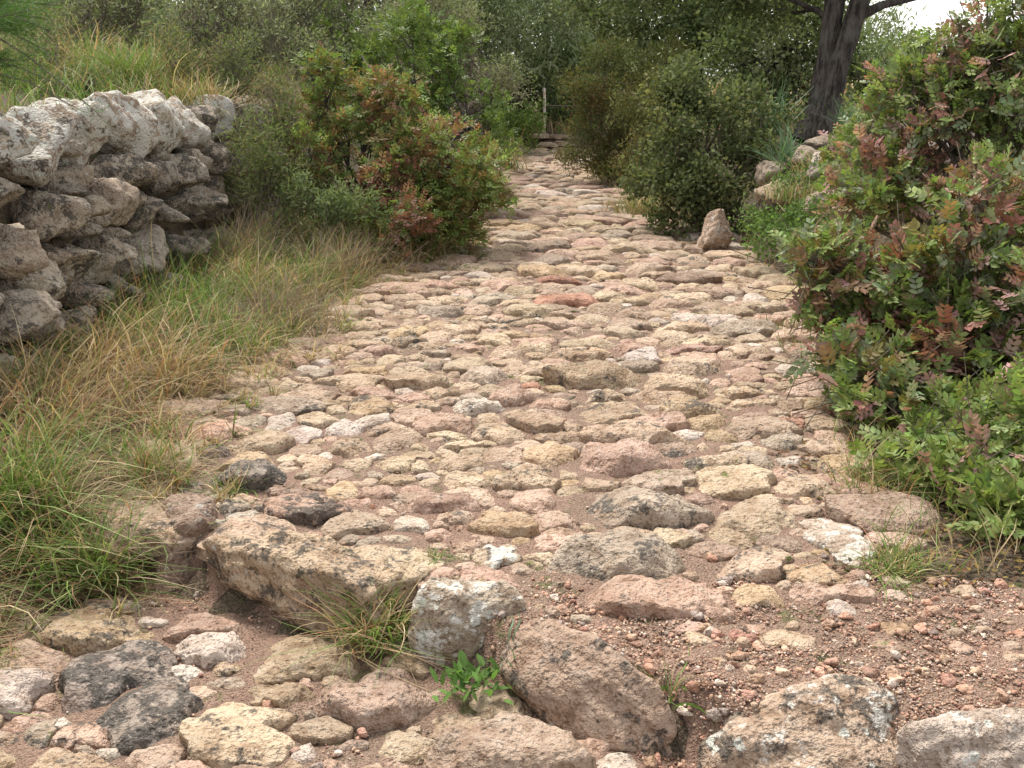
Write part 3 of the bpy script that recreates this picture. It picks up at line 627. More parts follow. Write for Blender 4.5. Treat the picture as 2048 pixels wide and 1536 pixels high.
LT = {  # leaf outlines: along, half width, lift
    4: (np.array([0, .5, 1, .5]), np.array([0, .5, 0, -.5]), np.array([0, .06, 0, .06]), [(0, 1, 2, 3)]),
    8: (np.array([0, .22, .22, .62, .62, 1, .3, .68]), np.array([0, .40, -.40, .46, -.46, 0, 0, 0]), np.array([0, .10, .10, .10, .10, -.04, 0, 0]), None)}
F8 = np.array([(0, 6, 1, 1), (0, 2, 6, 6), (1, 6, 7, 3), (6, 2, 4, 7), (3, 7, 5, 5), (7, 4, 5, 5)])
def leaves(P, D, Nn, L, Wd, col, kind=4):
    """leaf blades: base P, direction D, normal Nn; returns V, F, C (tris)"""
    N = len(P); D = norm(D); S = norm(np.cross(D, Nn)); U = np.cross(S, D)
    if kind == 4: a, w, z, _ = LT[4]; Fp = np.array([(0, 1, 2), (0, 2, 3)])
    else:
        a, w, z, _ = LT[8]; Fp = np.array([(0, 1, 6), (0, 6, 2), (1, 3, 7), (1, 7, 6), (6, 7, 4), (6, 4, 2), (3, 5, 7), (7, 5, 4)])
    V = P[:, None] + D[:, None] * (a[None, :, None] * L[:, None, None]) + S[:, None] * (w[None, :, None] * Wd[:, None, None]) + U[:, None] * (z[None, :, None] * Wd[:, None, None])
    k = len(a); Fq = (Fp[None] + (np.arange(N) * k)[:, None, None]).reshape(-1, 3)
    return V.reshape(-1, 3), Fq, np.repeat(col, k, axis=0)
def tube(acc, pts, radii, sides=5):
    pts = np.asarray(pts, float); n = len(pts)
    T = norm(np.gradient(pts, axis=0)); ref = np.array([.31, .52, .79]); S = norm(np.cross(T, ref)); U = np.cross(T, S)
    a = np.arange(sides) / sides * 2 * math.pi
    V = pts[:, None] + (S[:, None] * np.cos(a)[None, :, None] + U[:, None] * np.sin(a)[None, :, None]) * np.asarray(radii)[:, None, None]
    i = np.arange(n - 1)[:, None] * sides; j = np.arange(sides)[None]; j2 = (j + 1) % sides
    Fq = np.stack([i + j, i + j2, i + sides + j2, i + sides + j], -1).reshape(-1, 4)
    acc.add(V.reshape(-1, 3), Fq)
def wiggle(a, b, r, amp=.08, n=6, sag=0.0):
    t = np.linspace(0, 1, n)[:, None]; L = np.linalg.norm(np.asarray(b) - a)
    w = np.cumsum(r.normal(size=(n, 3)), 0); w = w - w[0] - t * (w[-1] - w[0])
    p = np.asarray(a) * (1 - t) + np.asarray(b) * t + w * amp * L / math.sqrt(n); p[:, 2] += sag * L * np.sin(t[:, 0] * math.pi)
    return p

def ragged(lobes, r, k=4, size=.54):
    out = []
    for c, rad in lobes:
        rad = np.asarray(rad, float) if np.ndim(rad) else np.full(3, rad, float)
        for _ in range(k): out.append((np.asarray(c) + norm(r.normal(size=3)) * rad * r.uniform(.40, .92), rad * size * r.uniform(.75, 1.2)))
    return out
def crown_tips(lobes, dens, r, rough=.45, inner=.25, low=-.75):
    """twig tips spread over uneven lobes; returns positions, outward directions"""
    P, O = [], []
    for (c, rad) in lobes:
        c = np.asarray(c, float); rad = np.asarray(rad, float) if np.ndim(rad) else np.full(3, rad, float)
        area = 4 * math.pi * ((rad[0] * rad[1]) ** 1.6 + (rad[0] * rad[2]) ** 1.6 + (rad[1] * rad[2]) ** 1.6) ** (1 / 1.6) / 3 ** (1 / 1.6)
        n = int(area * dens); nc = max(7, int(n / 13))
        dc = norm(r.normal(size=(nc, 3))); kc = (1 + rough * 2 * (fbm(dc * 2.6 + c * 3.1, 3) - .5)) * np.where(r.random(nc) < .12, r.uniform(1.08, 1.32, nc), r.uniform(.86, 1.06, nc))
        w = r.integers(nc, size=n); inn = r.random(n) < inner
        d = np.where(inn[:, None], norm(r.normal(size=(n, 3))), norm(dc[w] + r.normal(size=(n, 3)) * .20))
        rr = np.where(inn, r.uniform(.3, .75, n), kc[w] * (1 - np.abs(r.normal(size=n)) * .10))
        ok = d[:, 2] > low; d, rr = d[ok], rr[ok]
        P.append(c + d * rad * rr[:, None]); O.append(norm(d / rad))
    return np.concatenate(P), np.concatenate(O)

def color_field(P, r, cols, scale, seed):
    """each twig takes a colour from the list by a smooth field, so kinds of leaf come in patches"""
    f = fbm(P * scale + seed, 2) + r.normal(size=len(P)) * .055
    q = np.clip((f - .25) / .5, 0, .999)
    return np.asarray(cols)[np.where(r.random(len(P)) < .25, r.integers(len(cols), size=len(P)), (q * len(cols)).astype(int))]

def pinnate(P, O, r, L, n_pairs, leaf, wid, col, up=.5, kind=4):
    """compound leaves at P growing along O"""
    N = len(P); ax = norm(O * .9 + np.array([0, 0, up]) + r.normal(size=(N, 3)) * .75)
    nn = norm(np.array([0, 0, 1.]) + O * .5 + r.normal(size=(N, 3)) * .45); S = norm(np.cross(ax, nn)); nn = np.cross(S, ax)
    LL = L * r.uniform(.75, 1.2, N)
    Ps, Ds, Ns, Cs, Ls = [], [], [], [], []
    for j in range(n_pairs):
        t = (j + .8) / n_pairs; sz = .75 + .35 * math.sin(t * math.pi)
        for s in (-1, 1):
            Ps.append(P + ax * (LL * t)[:, None]); Ds.append(ax * (.55 + .35 * t) + S * s * .85 + r.normal(size=(N, 3)) * .10)
            Ns.append(nn + S * s * -.25 + r.normal(size=(N, 3)) * .18); Ls.append(leaf * sz * r.uniform(.8, 1.2, N) * LL / L); Cs.append(col * r.uniform(.78, 1.22, (N, 1)) * (1 + r.normal(size=(N, 3)) * .07))
    Ls = np.concatenate(Ls)
    return leaves(np.concatenate(Ps), np.concatenate(Ds), np.concatenate(Ns), Ls, Ls * wid, np.concatenate(Cs), kind)

def shrub(name, label, cat, base, lobes, dens, leafspec, cols, seed, group=None, cscale=1.6, stem=.02, n_sub=14, mat=None, single_leaf=0, twigs=0.0, rough=.45, low=-.75, twigmat=None, show=0):
    r = np.random.default_rng(seed)
    base = np.asarray(base, float)
    root = empty(name, base, label, cat, group)
    P, O = crown_tips(ragged(lobes, r), dens * .95, r, rough, low=low)
    P[:, 2] = np.maximum(P[:, 2], Hn(P[:, 0], P[:, 1]) + .04)
    C = color_field(P, r, cols, cscale, seed % 50) * r.uniform(.8, 1.2, (len(P), 1))
    kind, L, pairs, ll, wd, reps, lk = leafspec
    acc = Acc()
    PP = np.repeat(P, reps, 0) + r.normal(size=(len(P) * reps, 3)) * L * .35; OO = np.repeat(O, reps, 0); CC = np.repeat(C, reps, 0)
    near = []
    if single_leaf:
        dist = np.linalg.norm(PP - np.array([0, 0, CAM_Z]), axis=1) - 1.4 * ((OO * norm(np.array([0, 0, CAM_Z]) - PP)).sum(1))
        cand_ = np.argsort(dist)[:single_leaf * 3]; near = r.choice(cand_, single_leaf, replace=False)
        mask = np.ones(len(PP), bool); mask[near] = False
    else: mask = np.ones(len(PP), bool)
    if kind == 'pinnate':
        fc = (OO * norm(np.array([0, 0, CAM_Z]) - PP)).sum(1) > -.1 if lk == 8 else np.zeros(len(PP), bool)
        if (mask & fc).any(): V, Fq, c = pinnate(PP[mask & fc], OO[mask & fc], r, L, pairs, ll, wd, CC[mask & fc], .45, 8); acc.add(V, Fq, col=c)
        V, Fq, c = pinnate(PP[mask & ~fc], OO[mask & ~fc], r, L, pairs, ll, wd, CC[mask & ~fc], .45, 4)
    else:
        q = PP[mask]; N = len(q); rep = pairs
        q = np.repeat(q, rep, 0) + r.normal(size=(N * rep, 3)) * L; oo = np.repeat(OO[mask], rep, 0); cc = np.repeat(CC[mask], rep, 0) * r.uniform(.75, 1.25, (N * rep, 1))
        d = norm(oo * .7 + r.normal(size=q.shape) * .8 + (0, 0, .25)); nn = norm(oo * .5 + (0, 0, .8) + r.normal(size=q.shape) * .6)
        s = ll * r.uniform(.7, 1.3, len(q)); V, Fq, c = leaves(q, d, nn, s, s * wd, cc, lk)
    acc.add(V, Fq, col=c)
    crown = acc.build("foliage", mat or LEAF, root, base, smooth=False)
    for q in near:
        V, Fq, c = pinnate(PP[q:q + 1], OO[q:q + 1], r, L, pairs, ll, wd, CC[q:q + 1], .45, 8)
        obj("leaf", V - PP[q], Fq, mat or LEAF, root, {"col": c}, loc=PP[q] - base, smooth=False)
    br = Acc()
    lob = [np.asarray(c, float) for c, _ in lobes]
    for (c, rad), cc in zip(lobes, lob):
        rr = float(np.mean(rad)); st = wiggle(base + np.append(r.normal(size=2) * .06, -.05), cc, r, .10, 7)
        tube(br, st, np.linspace(stem, stem * .5, 7), 6)
        near_i = np.where(np.linalg.norm(P - cc, axis=1) < rr * 1.25)[0]
        if len(near_i):
            for q in r.choice(near_i, min(n_sub, len(near_i)), replace=False):
                tube(br, wiggle(st[r.integers(3, 7)], P[q], r, .12, 6), np.linspace(stem * .42, stem * .10, 6), 4)
    if twigs:
        for q in r.choice(len(P), int(len(P) * twigs), replace=False):
            tube(br, wiggle(P[q] - O[q] * L * 4.0 + r.normal(size=3) * L, P[q] + O[q] * L * .6, r, .1, 3), [stem * .13, stem * .10, stem * .05], 3)
    if show:      # long boughs that come out through the leaves
        fcg = np.where((O * norm(np.array([0, 0, CAM_Z]) - P)).sum(1) > .25)[0]
        for q in r.choice(fcg, show, replace=False):
            mid = base + (P[q] - base) * r.uniform(.35, .5) + (0, 0, .1); st = np.concatenate([wiggle(base, mid, r, .1, 5)[:-1], wiggle(mid, P[q] + O[q] * .10, r, .10, 7)])
            tube(br, st, np.linspace(stem * .55, stem * .16, len(st)), 5)
            for _ in range(4): t_ = st[r.integers(5, len(st) - 1)]; tube(br, wiggle(t_, t_ + O[q] * .12 + r.normal(size=3) * .10, r, .12, 5), np.linspace(stem * .2, stem * .08, 5), 4)
    br.build("branches", twigmat or TWIG, root, base)
    return root
def lobes_px(lst): return [(at_y(px_, py_, y), rad) for px_, py_, y, rad in lst]

# palettes (base colours)
LENT_G = [(0.167, 0.225, 0.061), (0.195, 0.253, 0.073), (0.234, 0.287, 0.104), (0.141, 0.192, 0.049), (0.262, 0.308, 0.134)]
LENT_R = [(0.265, 0.121, 0.081), (0.322, 0.161, 0.127), (0.207, 0.127, 0.063), (0.356, 0.213, 0.184), (0.241, 0.167, 0.075)]
LENT_O = [(0.18, 0.15, 0.048), (0.156, 0.138, 0.042), (0.204, 0.156, 0.06)]
SAGE = [(.21, .25, .135), (.235, .27, .16)]
RED_MIX = [LENT_R[0], LENT_R[2], LENT_R[3], LENT_O[0], LENT_G[0], SAGE[0], LENT_G[1], LENT_G[0], SAGE[1], LENT_G[2], LENT_G[1], LENT_R[3], LENT_R[1], LENT_R[0]]
BROWNISH = [LENT_G[3], LENT_G[0], LENT_R[2], LENT_O[0], LENT_G[1], LENT_G[0], LENT_G[2], LENT_R[4], LENT_G[1], LENT_R[0]]
DEEP = [(0.103, 0.159, 0.036), (0.138, 0.2, 0.048), (0.172, 0.235, 0.06), (0.11, 0.152, 0.042)]
OLIVE = [(0.228, 0.244, 0.143), (0.192, 0.22, 0.11), (0.264, 0.275, 0.182), (0.18, 0.22, 0.094), (0.288, 0.281, 0.198)]
OAK = [(0.112, 0.15, 0.063), (0.142, 0.179, 0.076), (0.172, 0.202, 0.095), (0.098, 0.127, 0.051), (0.209, 0.224, 0.127)]
PINE = [(0.242, 0.291, 0.15), (0.275, 0.314, 0.175), (0.308, 0.336, 0.21), (0.209, 0.263, 0.13)]
LG = "lentisk bushes crowding the right edge of the track"

# --- right: near lentisk bushes
NEARL = ('pinnate', .092, 4, .039, .55, 2, 8)
shrub("lentisk_bush", "low near lentisk bush with glossy green leaflets over fallen leaves", "shrub", (2.05, 3.75, .05),
      lobes_px([(1900, 1000, 3.75, (.30, .28, .22)), (2040, 960, 3.7, (.32, .3, .28)), (1960, 880, 4.0, (.30, .3, .25)), (2130, 1060, 3.4, (.3, .25, .25)), (2010, 1090, 3.35, (.24, .22, .12)), (1960, 1080, 3.5, (.2, .2, .12))]), 230, NEARL, [LENT_G[0], LENT_G[1], LENT_G[2], LENT_G[0], LENT_R[3], LENT_G[1]], 101, LG, single_leaf=100, stem=.014, twigs=.2, show=6)
shrub("lentisk_bush", "large lentisk bush turning pink and red with branches leaning over the track", "shrub", (2.25, 4.9, .1),
      lobes_px([(1800, 640, 4.75, (.36, .36, .34)), (1700, 560, 4.9, (.27, .3, .26)), (1930, 560, 4.8, (.42, .4, .38)), (1900, 760, 4.5, (.40, .35, .30)), (1760, 790, 4.4, (.26, .3, .22)), (2060, 700, 4.5, (.45, .4, .45)), (2010, 450, 5.0, (.4, .4, .38)), (1680, 720, 4.6, (.16, .2, .16)), (2180, 600, 4.6, (.3, .35, .45)), (1610, 510, 5.0, (.12, .15, .10)), (1630, 610, 4.9, (.10, .15, .10))]), 205, NEARL, RED_MIX[1:], 102, LG, cscale=3.2, single_leaf=190, stem=.022, n_sub=26, twigs=.2, show=16)
shrub("lentisk_bush", "tall lentisk bush with red leaf sprays against the sky beside the trunk", "shrub", (2.95, 6.1, .25),
      lobes_px([(1850, 330, 6.2, (.42, .4, .40)), (1960, 230, 6.1, (.42, .4, .42)), (1790, 190, 6.3, (.24, .3, .2)), (1930, 140, 6.2, (.20, .3, .16)), (2040, 140, 6.0, (.28, .3, .26)), (1760, 400, 6.3, (.28, .3, .3)), (2150, 250, 5.9, (.4, .4, .4)), (1740, 300, 6.4, (.26, .3, .26)), (1700, 420, 6.6, (.22, .25, .2)), (2060, 60, 6.0, (.24, .25, .24)), (1960, 80, 6.1, (.16, .2, .14)), (1890, 100, 6.2, (.14, .2, .12)), (2010, 20, 6.0, (.14, .2, .12)), (1820, 130, 6.3, (.14, .2, .12))]), 132, ('pinnate', .092, 4, .040, .55, 2, 4), RED_MIX[2:11] + [LENT_G[1], SAGE[0], LENT_R[3], LENT_R[1]], 103, LG, cscale=2.8, stem=.022, n_sub=20, twigs=.12, show=12)

# --- left: shrubs along the verge
shrub("lentisk_bush", "rounded lentisk bush flushed brownish red beside the end of the stone wall", "shrub", ground_at(760, 500),
      lobes_px([(640, 260, 9.2, (.34, .35, .36)), (780, 290, 9.1, (.45, .45, .42)), (900, 330, 9.0, (.40, .4, .38)), (720, 390, 8.8, (.45, .4, .36)), (960, 360, 9.1, (.26, .3, .28)), (850, 410, 8.8, (.42, .4, .34)), (620, 350, 9.0, (.30, .3, .3)), (640, 160, 9.5, (.22, .25, .26)), (760, 200, 9.3, (.26, .3, .22)), (930, 440, 8.9, (.25, .3, .2))]),
      400, ('pinnate', .085, 3, .044, .46, 1, 4), BROWNISH, 104, stem=.02, rough=.7, twigmat=BARK)
shrub("evergreen_bush", "dense deep green bush rising behind the brownish lentisk on the verge", "shrub", at_z(850, 420, .3) * (1, 1, 0) + (0, 0, .3),
      lobes_px([(860, 130, 12.0, (.55, .55, .5)), (760, 150, 12.2, (.45, .5, .45)), (930, 190, 12.0, (.38, .4, .45)), (800, 80, 12.4, (.45, .5, .35)), (900, 270, 11.8, (.5, .5, .5)), (700, 110, 12.6, (.5, .5, .4)), (960, 300, 11.8, (.3, .4, .4)), (780, 250, 12.0, (.5, .5, .5))]), 230, ('pinnate', .09, 3, .045, .5, 1, 4), DEEP + [(.12, .16, .05)], 105, cscale=2.5, stem=.024, rough=.7, twigmat=BARK)
shrub("herb_shrub", "yellow green herb shrub hiding the far end of the wall", "shrub", ground_at(520, 540),
      lobes_px([(520, 300, 8.9, (.26, .3, .3)), (560, 240, 9.2, (.24, .3, .26)), (490, 380, 8.6, (.22, .25, .28)), (560, 380, 8.6, (.28, .3, .3)), (545, 200, 9.4, (.2, .25, .2)), (590, 450, 8.4, (.2, .25, .22))]), 330, ('single', .05, 5, .045, .26, 1, 4), [(.16, .20, .075), (.13, .17, .06), (.19, .19, .09), (.15, .19, .08), (.2, .16, .10)], 112, stem=.01, mat=DULL)
shrub("spurge_plant", "small blue green leafy plant in front of the brownish lentisk bush", "plant", ground_at(690, 500),
      lobes_px([(690, 405, 8.4, .16), (740, 420, 8.3, .15), (650, 430, 8.4, .14), (610, 390, 8.5, .14)]), 420, ('single', .035, 4, .05, .28, 1, 4), [(.17, .215, .10), (.19, .23, .12), (.15, .19, .08)], 106, stem=.008, n_sub=5, mat=DULL)
shrub("lentisk_seedling", "little pink leaved lentisk shoot at the foot of the brownish bush", "plant", ground_at(815, 500),
      lobes_px([(810, 430, 8.3, .18), (850, 460, 8.3, .13), (790, 470, 8.2, .12)]), 380, ('pinnate', .07, 3, .034, .46, 1, 4), [LENT_R[1], LENT_R[3], LENT_G[0], LENT_R[0]], 107, stem=.008, n_sub=5)
shrub("evergreen_bush", "dark low bush beside the steps at the far end of the track", "shrub", at_z(1040, 285, 0),
      lobes_px([(1045, 235, 20.5, (.42, .5, .35)), (1010, 260, 20.3, (.4, .5, .35)), (1062, 265, 20.2, (.25, .4, .3))]), 150, ('single', .06, 3, .07, .5, 1, 4), DEEP, 108, stem=.02, n_sub=6)

shrub("thicket_bush", "dark thicket bush right behind the pale post", "shrub", at_y(1100, 250, 25) * (1, 1, 0) + (0, 0, .35),
      lobes_px([(1060, 190, 25, (.9, .8, .7)), (1140, 180, 25.5, (.9, .8, .75)), (1100, 130, 26, (1., .8, .6)), (1000, 180, 25, (.9, .8, .8)), (960, 230, 24, (.7, .7, .6)), (1180, 220, 25, (.8, .8, .6)), (1090, 225, 24.8, (.7, .6, .4))]), 75, ('single', .12, 4, .10, .45, 1, 4), [(.12, .16, .07), (.15, .19, .09), (.17, .20, .11), (.10, .14, .055)], 114, stem=.03, mat=DULL, rough=.6, twigmat=BARK)
# --- right: shrubs further along
shrub("broom_bush", "feathery brownish green bush overhanging the far part of the track", "shrub", at_z(1200, 345, .05),
      lobes_px([(1190, 190, 15.2, (.5, .5, .55)), (1250, 170, 15.4, (.5, .5, .55)), (1170, 260, 15.0, (.38, .4, .5)), (1230, 270, 15.0, (.5, .45, .5)), (1150, 310, 14.8, (.2, .3, .22)), (1300, 230, 15.0, (.45, .5, .6)), (1210, 120, 15.6, (.35, .4, .3)), (1190, 330, 14.8, (.35, .35, .25)), (1260, 340, 14.4, (.45, .4, .3)), (1330, 150, 15.4, (.5, .5, .5))]), 210, ('single', .05, 5, .055, .30, 1, 4), [(.105, .125, .045), (.12, .12, .045), (.15, .125, .05), (.09, .12, .04), (.13, .14, .055), (.15, .10, .05)], 109, stem=.02, mat=DULL)
shrub("round_leaf_shrub", "olive green round leaved shrub in front of the rubble bank by the pointed rock", "shrub", ground_at(1400, 460),
      lobes_px([(1370, 240, 10.4, (.42, .4, .42)), (1450, 250, 10.5, (.38, .4, .4)), (1330, 310, 10.2, (.34, .35, .36)), (1420, 350, 10.0, (.45, .4, .36)), (1500, 320, 10.2, (.30, .35, .35)), (1380, 410, 9.8, (.36, .3, .26)), (1460, 400, 9.9, (.34, .3, .26)), (1380, 160, 10.7, (.28, .3, .25)), (1290, 370, 10.2, (.22, .25, .22)), (1540, 260, 10.4, (.22, .25, .3)), (1340, 200, 10.6, (.2, .25, .2)), (1480, 190, 10.7, (.2, .25, .24))]), 230, ('single', .05, 5, .044, .75, 1, 4), [(.115, .14, .06), (.135, .155, .068), (.095, .12, .05), (.145, .165, .078), (.16, .16, .065)], 110, stem=.02, mat=DULL, rough=.85)
shrub("broom_bush", "yellowish green bush filling the gap between feathery bush and olive green shrub", "shrub", at_z(1290, 385, .05),
      lobes_px([(1290, 300, 12.6, (.34, .35, .36)), (1270, 230, 12.9, (.30, .35, .34)), (1310, 200, 13, (.34, .35, .34)), (1270, 350, 12.4, (.24, .25, .2)), (1340, 120, 13.4, (.3, .35, .3))]), 230, ('single', .05, 5, .05, .34, 1, 4), [(.14, .155, .055), (.16, .155, .06), (.12, .14, .05), (.17, .14, .06)], 113, stem=.016, mat=DULL, rough=.7)
shrub("bramble", "fresh green low bramble growing over the foot of the rubble bank", "plant", ground_at(1560, 500),
      lobes_px([(1560, 440, 8.4, (.22, .25, .14)), (1620, 420, 8.3, (.22, .25, .13)), (1530, 480, 8.0, (.2, .2, .1)), (1590, 490, 7.6, (.2, .25, .1)), (1500, 440, 8.7, (.18, .2, .14)), (1640, 480, 7.4, (.2, .25, .12)), (1590, 370, 9.0, (.16, .2, .1)), (1640, 350, 8.8, (.15, .2, .1)), (1690, 420, 8.0, (.2, .25, .14))]), 380, ('single', .04, 4, .035, .62, 1, 4), [(.10, .17, .045), (.12, .19, .055), (.14, .20, .07)], 111, stem=.006, n_sub=6, mat=DULL)

# --- rubble bank rocks (each one a thing that could be picked up)
rk = [("large pitted rock of the rubble bank below the tree trunk", 1610, 325, 9.6, (.22, .2, .16), 'g'), ("flat topped rock on the rubble bank under the trunk's dark root", 1650, 288, 10.2, (.2, .2, .10), 'g'),
      ("low wedge shaped rock behind the bramble on the bank", 1555, 385, 9.2, (.22, .2, .12), 't'), ("pale rock at the upper edge of the bank behind reddish leaves", 1660, 350, 9.0, (.20, .2, .2), 'w'), ("tan rock near the bottom of the rubble bank beside the bramble", 1650, 420, 8.4, (.20, .2, .16), 's'),
      ("small white stone glimpsed through the olive green shrub", 1462, 285, 11.2, (.10, .1, .09), 'w'), ("white rock glimpsed between branches of the red lentisk", 1890, 300, 8.5, (.22, .2, .12), 'w'), ("pink tinged rock behind the reddish lentisk bush", 1830, 345, 8.3, (.2, .2, .13), 'p'), ("grey rock lying just beside the strap leaved clump on the bank", 1545, 345, 9.6, (.16, .16, .11), 'g')]
for q, (lab, px_, py_, y, hs, cd) in enumerate(rk):
    p = at_y(px_, py_, y); r = np.random.default_rng(600 + q)
    V, Fs = rock(hs, 600 + q, 14, k=12, npl=12, flat=0, lump=.2, fine=.013, ffreq=12, cut=None)
    V = rotz(V, r.uniform(0, 6))
    tag(obj("bank_rock", V, Fs, STONE, None, {"tint": np.broadcast_to(tint_of(cd, r), (len(V), 3)), "wear": np.broadcast_to((.5, .5, .2), (len(V), 3))}, loc=p), lab, "rock", "rocks of the rubble bank")

# ------------------------------------------------------------------ trees
def tree(name, label, base, stems, limbs, lobes, dens, leafspec, cols, seed, mat=DULL, group=None, n_sub=10, bark=None, rough=.5, tree_cat="tree"):
    """stems: list of (points, radii); limbs run from the stems to the lobes"""
    r = np.random.default_rng(seed); base = np.asarray(base, float)
    root = empty(name, base, label, tree_cat, group)
    tr = Acc()
    for pts, rad in stems:
        pts = np.asarray(pts, float); t = np.linspace(0, 1, len(pts)); tt = np.linspace(0, 1, 26)
        pp = np.stack([np.interp(tt, t, pts[:, k]) for k in range(3)], 1); rr = np.interp(tt, t, rad)
        sd_ = 18; T = norm(np.gradient(pp, axis=0)); S = norm(np.cross(T, (.2, 1, .1))); U = np.cross(T, S); a = np.arange(sd_) / sd_ * 2 * math.pi
        ring = S[:, None] * np.cos(a)[None, :, None] + U[:, None] * np.sin(a)[None, :, None]
        q = (pp[:, None] + ring * rr[:, None, None]).reshape(-1, 3)
        lum = .70 + .6 * fbm(np.stack([q[:, 0] * 9, q[:, 1] * 9, q[:, 2] * 1.6], 1) + seed, 3)
        V = pp.repeat(sd_, 0) + (ring.reshape(-1, 3)) * (rr.repeat(sd_) * lum)[:, None]
        i_ = np.arange(25)[:, None] * sd_; j_ = np.arange(sd_)[None]; j2 = (j_ + 1) % sd_
        tr.add(V, np.stack([i_ + j_, i_ + j2, i_ + sd_ + j2, i_ + sd_ + j_], -1).reshape(-1, 4))
    tr.build("trunk", bark or BARK, root, base)
    P, O = crown_tips(ragged(lobes, r), dens * .95, r, rough)
    C = color_field(P, r, cols, 1.1, seed % 40) * r.uniform(.75, 1.25, (len(P), 1))
    kind, L, rep, ll, wd = leafspec
    acc = Acc()
    if kind == 'needle':
        N = len(P); q = np.repeat(P, rep, 0) + r.normal(size=(N * rep, 3)) * L; d = norm(np.repeat(O, rep, 0) * .6 + r.normal(size=(N * rep, 3)) * .8 + (0, 0, .4))
        s = ll * r.uniform(.7, 1.3, N * rep); V, Fq, c = leaves(q, d, norm(r.normal(size=q.shape)), s, s * wd, np.repeat(C, rep, 0) * r.uniform(.8, 1.2, (N * rep, 1)), 4)
    else:
        N = len(P); q = np.repeat(P, rep, 0) + r.normal(size=(N * rep, 3)) * L; oo = np.repeat(O, rep, 0)
        d = norm(oo * .6 + r.normal(size=q.shape)); nn = norm((0, 0, .7) + oo * .5 + r.normal(size=q.shape) * .7)
        s = ll * r.uniform(.7, 1.3, N * rep); V, Fq, c = leaves(q, d, nn, s, s * wd, np.repeat(C, rep, 0) * r.uniform(.75, 1.25, (N * rep, 1)), 4)
    acc.add(V, Fq, col=c); acc.build("crown", mat, root, base, smooth=False)
    br = Acc(); stem_pts = np.concatenate([np.asarray(p, float)[1:] for p, _ in stems])
    for (c_, rad), in zip(lobes):
        c_ = np.asarray(c_, float); lower = stem_pts[stem_pts[:, 2] < c_[2] + .3]; src = lower if len(lower) else stem_pts
        s0 = src[np.argmin(np.linalg.norm(src - c_, axis=1))]
        st = wiggle(s0, c_, r, .12, 7, .04); tube(br, st, np.linspace(limbs, limbs * .45, 7), 6)
        ni = np.where(np.linalg.norm(P - c_, axis=1) < np.mean(rad) * 1.3)[0]
        for q in r.choice(ni, min(n_sub, len(ni)), replace=False): tube(br, wiggle(st[r.integers(3, 7)], P[q], r, .12, 5), np.linspace(limbs * .35, limbs * .08, 5), 4)
    br.build("limbs", bark or BARK, root, base)
    return root

def Y(px_, py_, y): return at_y(px_, py_, y)
tb = Y(1640, 268, 12.0)
tree("oak_tree", "old evergreen oak with thick furrowed double trunk on the rubble bank", tb - (0, 0, .1),
     [([Y(1608, 285, 12.0), Y(1642, 215, 12.05), Y(1652, 130, 12.1), Y(1664, 40, 12.1), Y(1690, -120, 12.2), Y(1700, -330, 12.3)], [.17, .135, .12, .115, .10, .06]),
      ([Y(1640, 280, 11.9), Y(1660, 215, 11.93), Y(1679, 130, 11.95), Y(1708, 40, 12.0), Y(1750, -90, 12.0), Y(1800, -330, 12.1)], [.155, .13, .105, .115, .10, .05]),
      ([Y(1712, 35, 12.0), Y(1770, 8, 12.1), Y(1840, -8, 12.3), Y(1960, -50, 12.6), Y(2100, -120, 13)], [.06, .05, .042, .035, .02])],
     .032, lobes_px([(1560, -120, 12.5, (.9, .9, .5)), (1700, -260, 12.3, (1.3, 1.2, .8)), (1850, -190, 12.5, (1., 1., .5)), (1460, -30, 13.2, (.7, .7, .5)), (1350, -60, 13.6, (.8, .8, .6)), (1560, 20, 13.4, (.55, .6, .4)), (1240, -70, 14.2, (.7, .7, .5)), (2000, -150, 12.8, (.8, .8, .45)), (1640, -60, 13.2, (.5, .6, .4))]),
     85, ('leaf', .10, 6, .065, .55), OAK, 201)
tree("oak_tree", "dark evergreen oak with sky gaps rising behind the feathery bush", Y(1395, 190, 17.5) * (1, 1, 0) + (0, 0, .5),
     [([Y(1400, 230, 17.5), Y(1396, 120, 17.5), Y(1390, 30, 17.5), Y(1400, -150, 17.6), Y(1390, -300, 17.6)], [.11, .09, .08, .07, .04])],
     .05, lobes_px([(1300, 60, 17.2, (.8, .8, .6)), (1420, 90, 17.3, (.8, .8, .6)), (1360, -30, 17.6, (1.1, 1., .7)), (1250, 0, 17.6, (.7, .8, .55)), (1490, 30, 17.6, (.8, .8, .6)), (1190, -20, 18, (.55, .6, .4)), (1400, -180, 17.6, (1.5, 1.4, .9)), (1340, 130, 17, (.6, .7, .4))]),
     60, ('leaf', .13, 5, .085, .55), OAK, 202)
tree("oak_tree", "bushy dark oak just behind the trunk of the old oak", Y(1560, 210, 15.5) * (1, 1, 0) + (0, 0, .6),
     [([Y(1560, 240, 15.5), Y(1566, 120, 15.5), Y(1560, 0, 15.6), Y(1570, -150, 15.6)], [.10, .08, .06, .03])],
     .04, lobes_px([(1540, 110, 15.3, (.7, .7, .55)), (1620, 70, 15.5, (.7, .7, .6)), (1480, 130, 15.2, (.55, .6, .45)), (1580, 0, 15.6, (.9, .9, .5)), (1500, 190, 15.0, (.5, .5, .4)), (1590, 190, 15, (.5, .5, .4)), (1720, 120, 15.8, (.6, .6, .55)), (1780, 170, 15.6, (.5, .6, .4))]),
     75, ('leaf', .11, 5, .07, .55), OAK, 203)
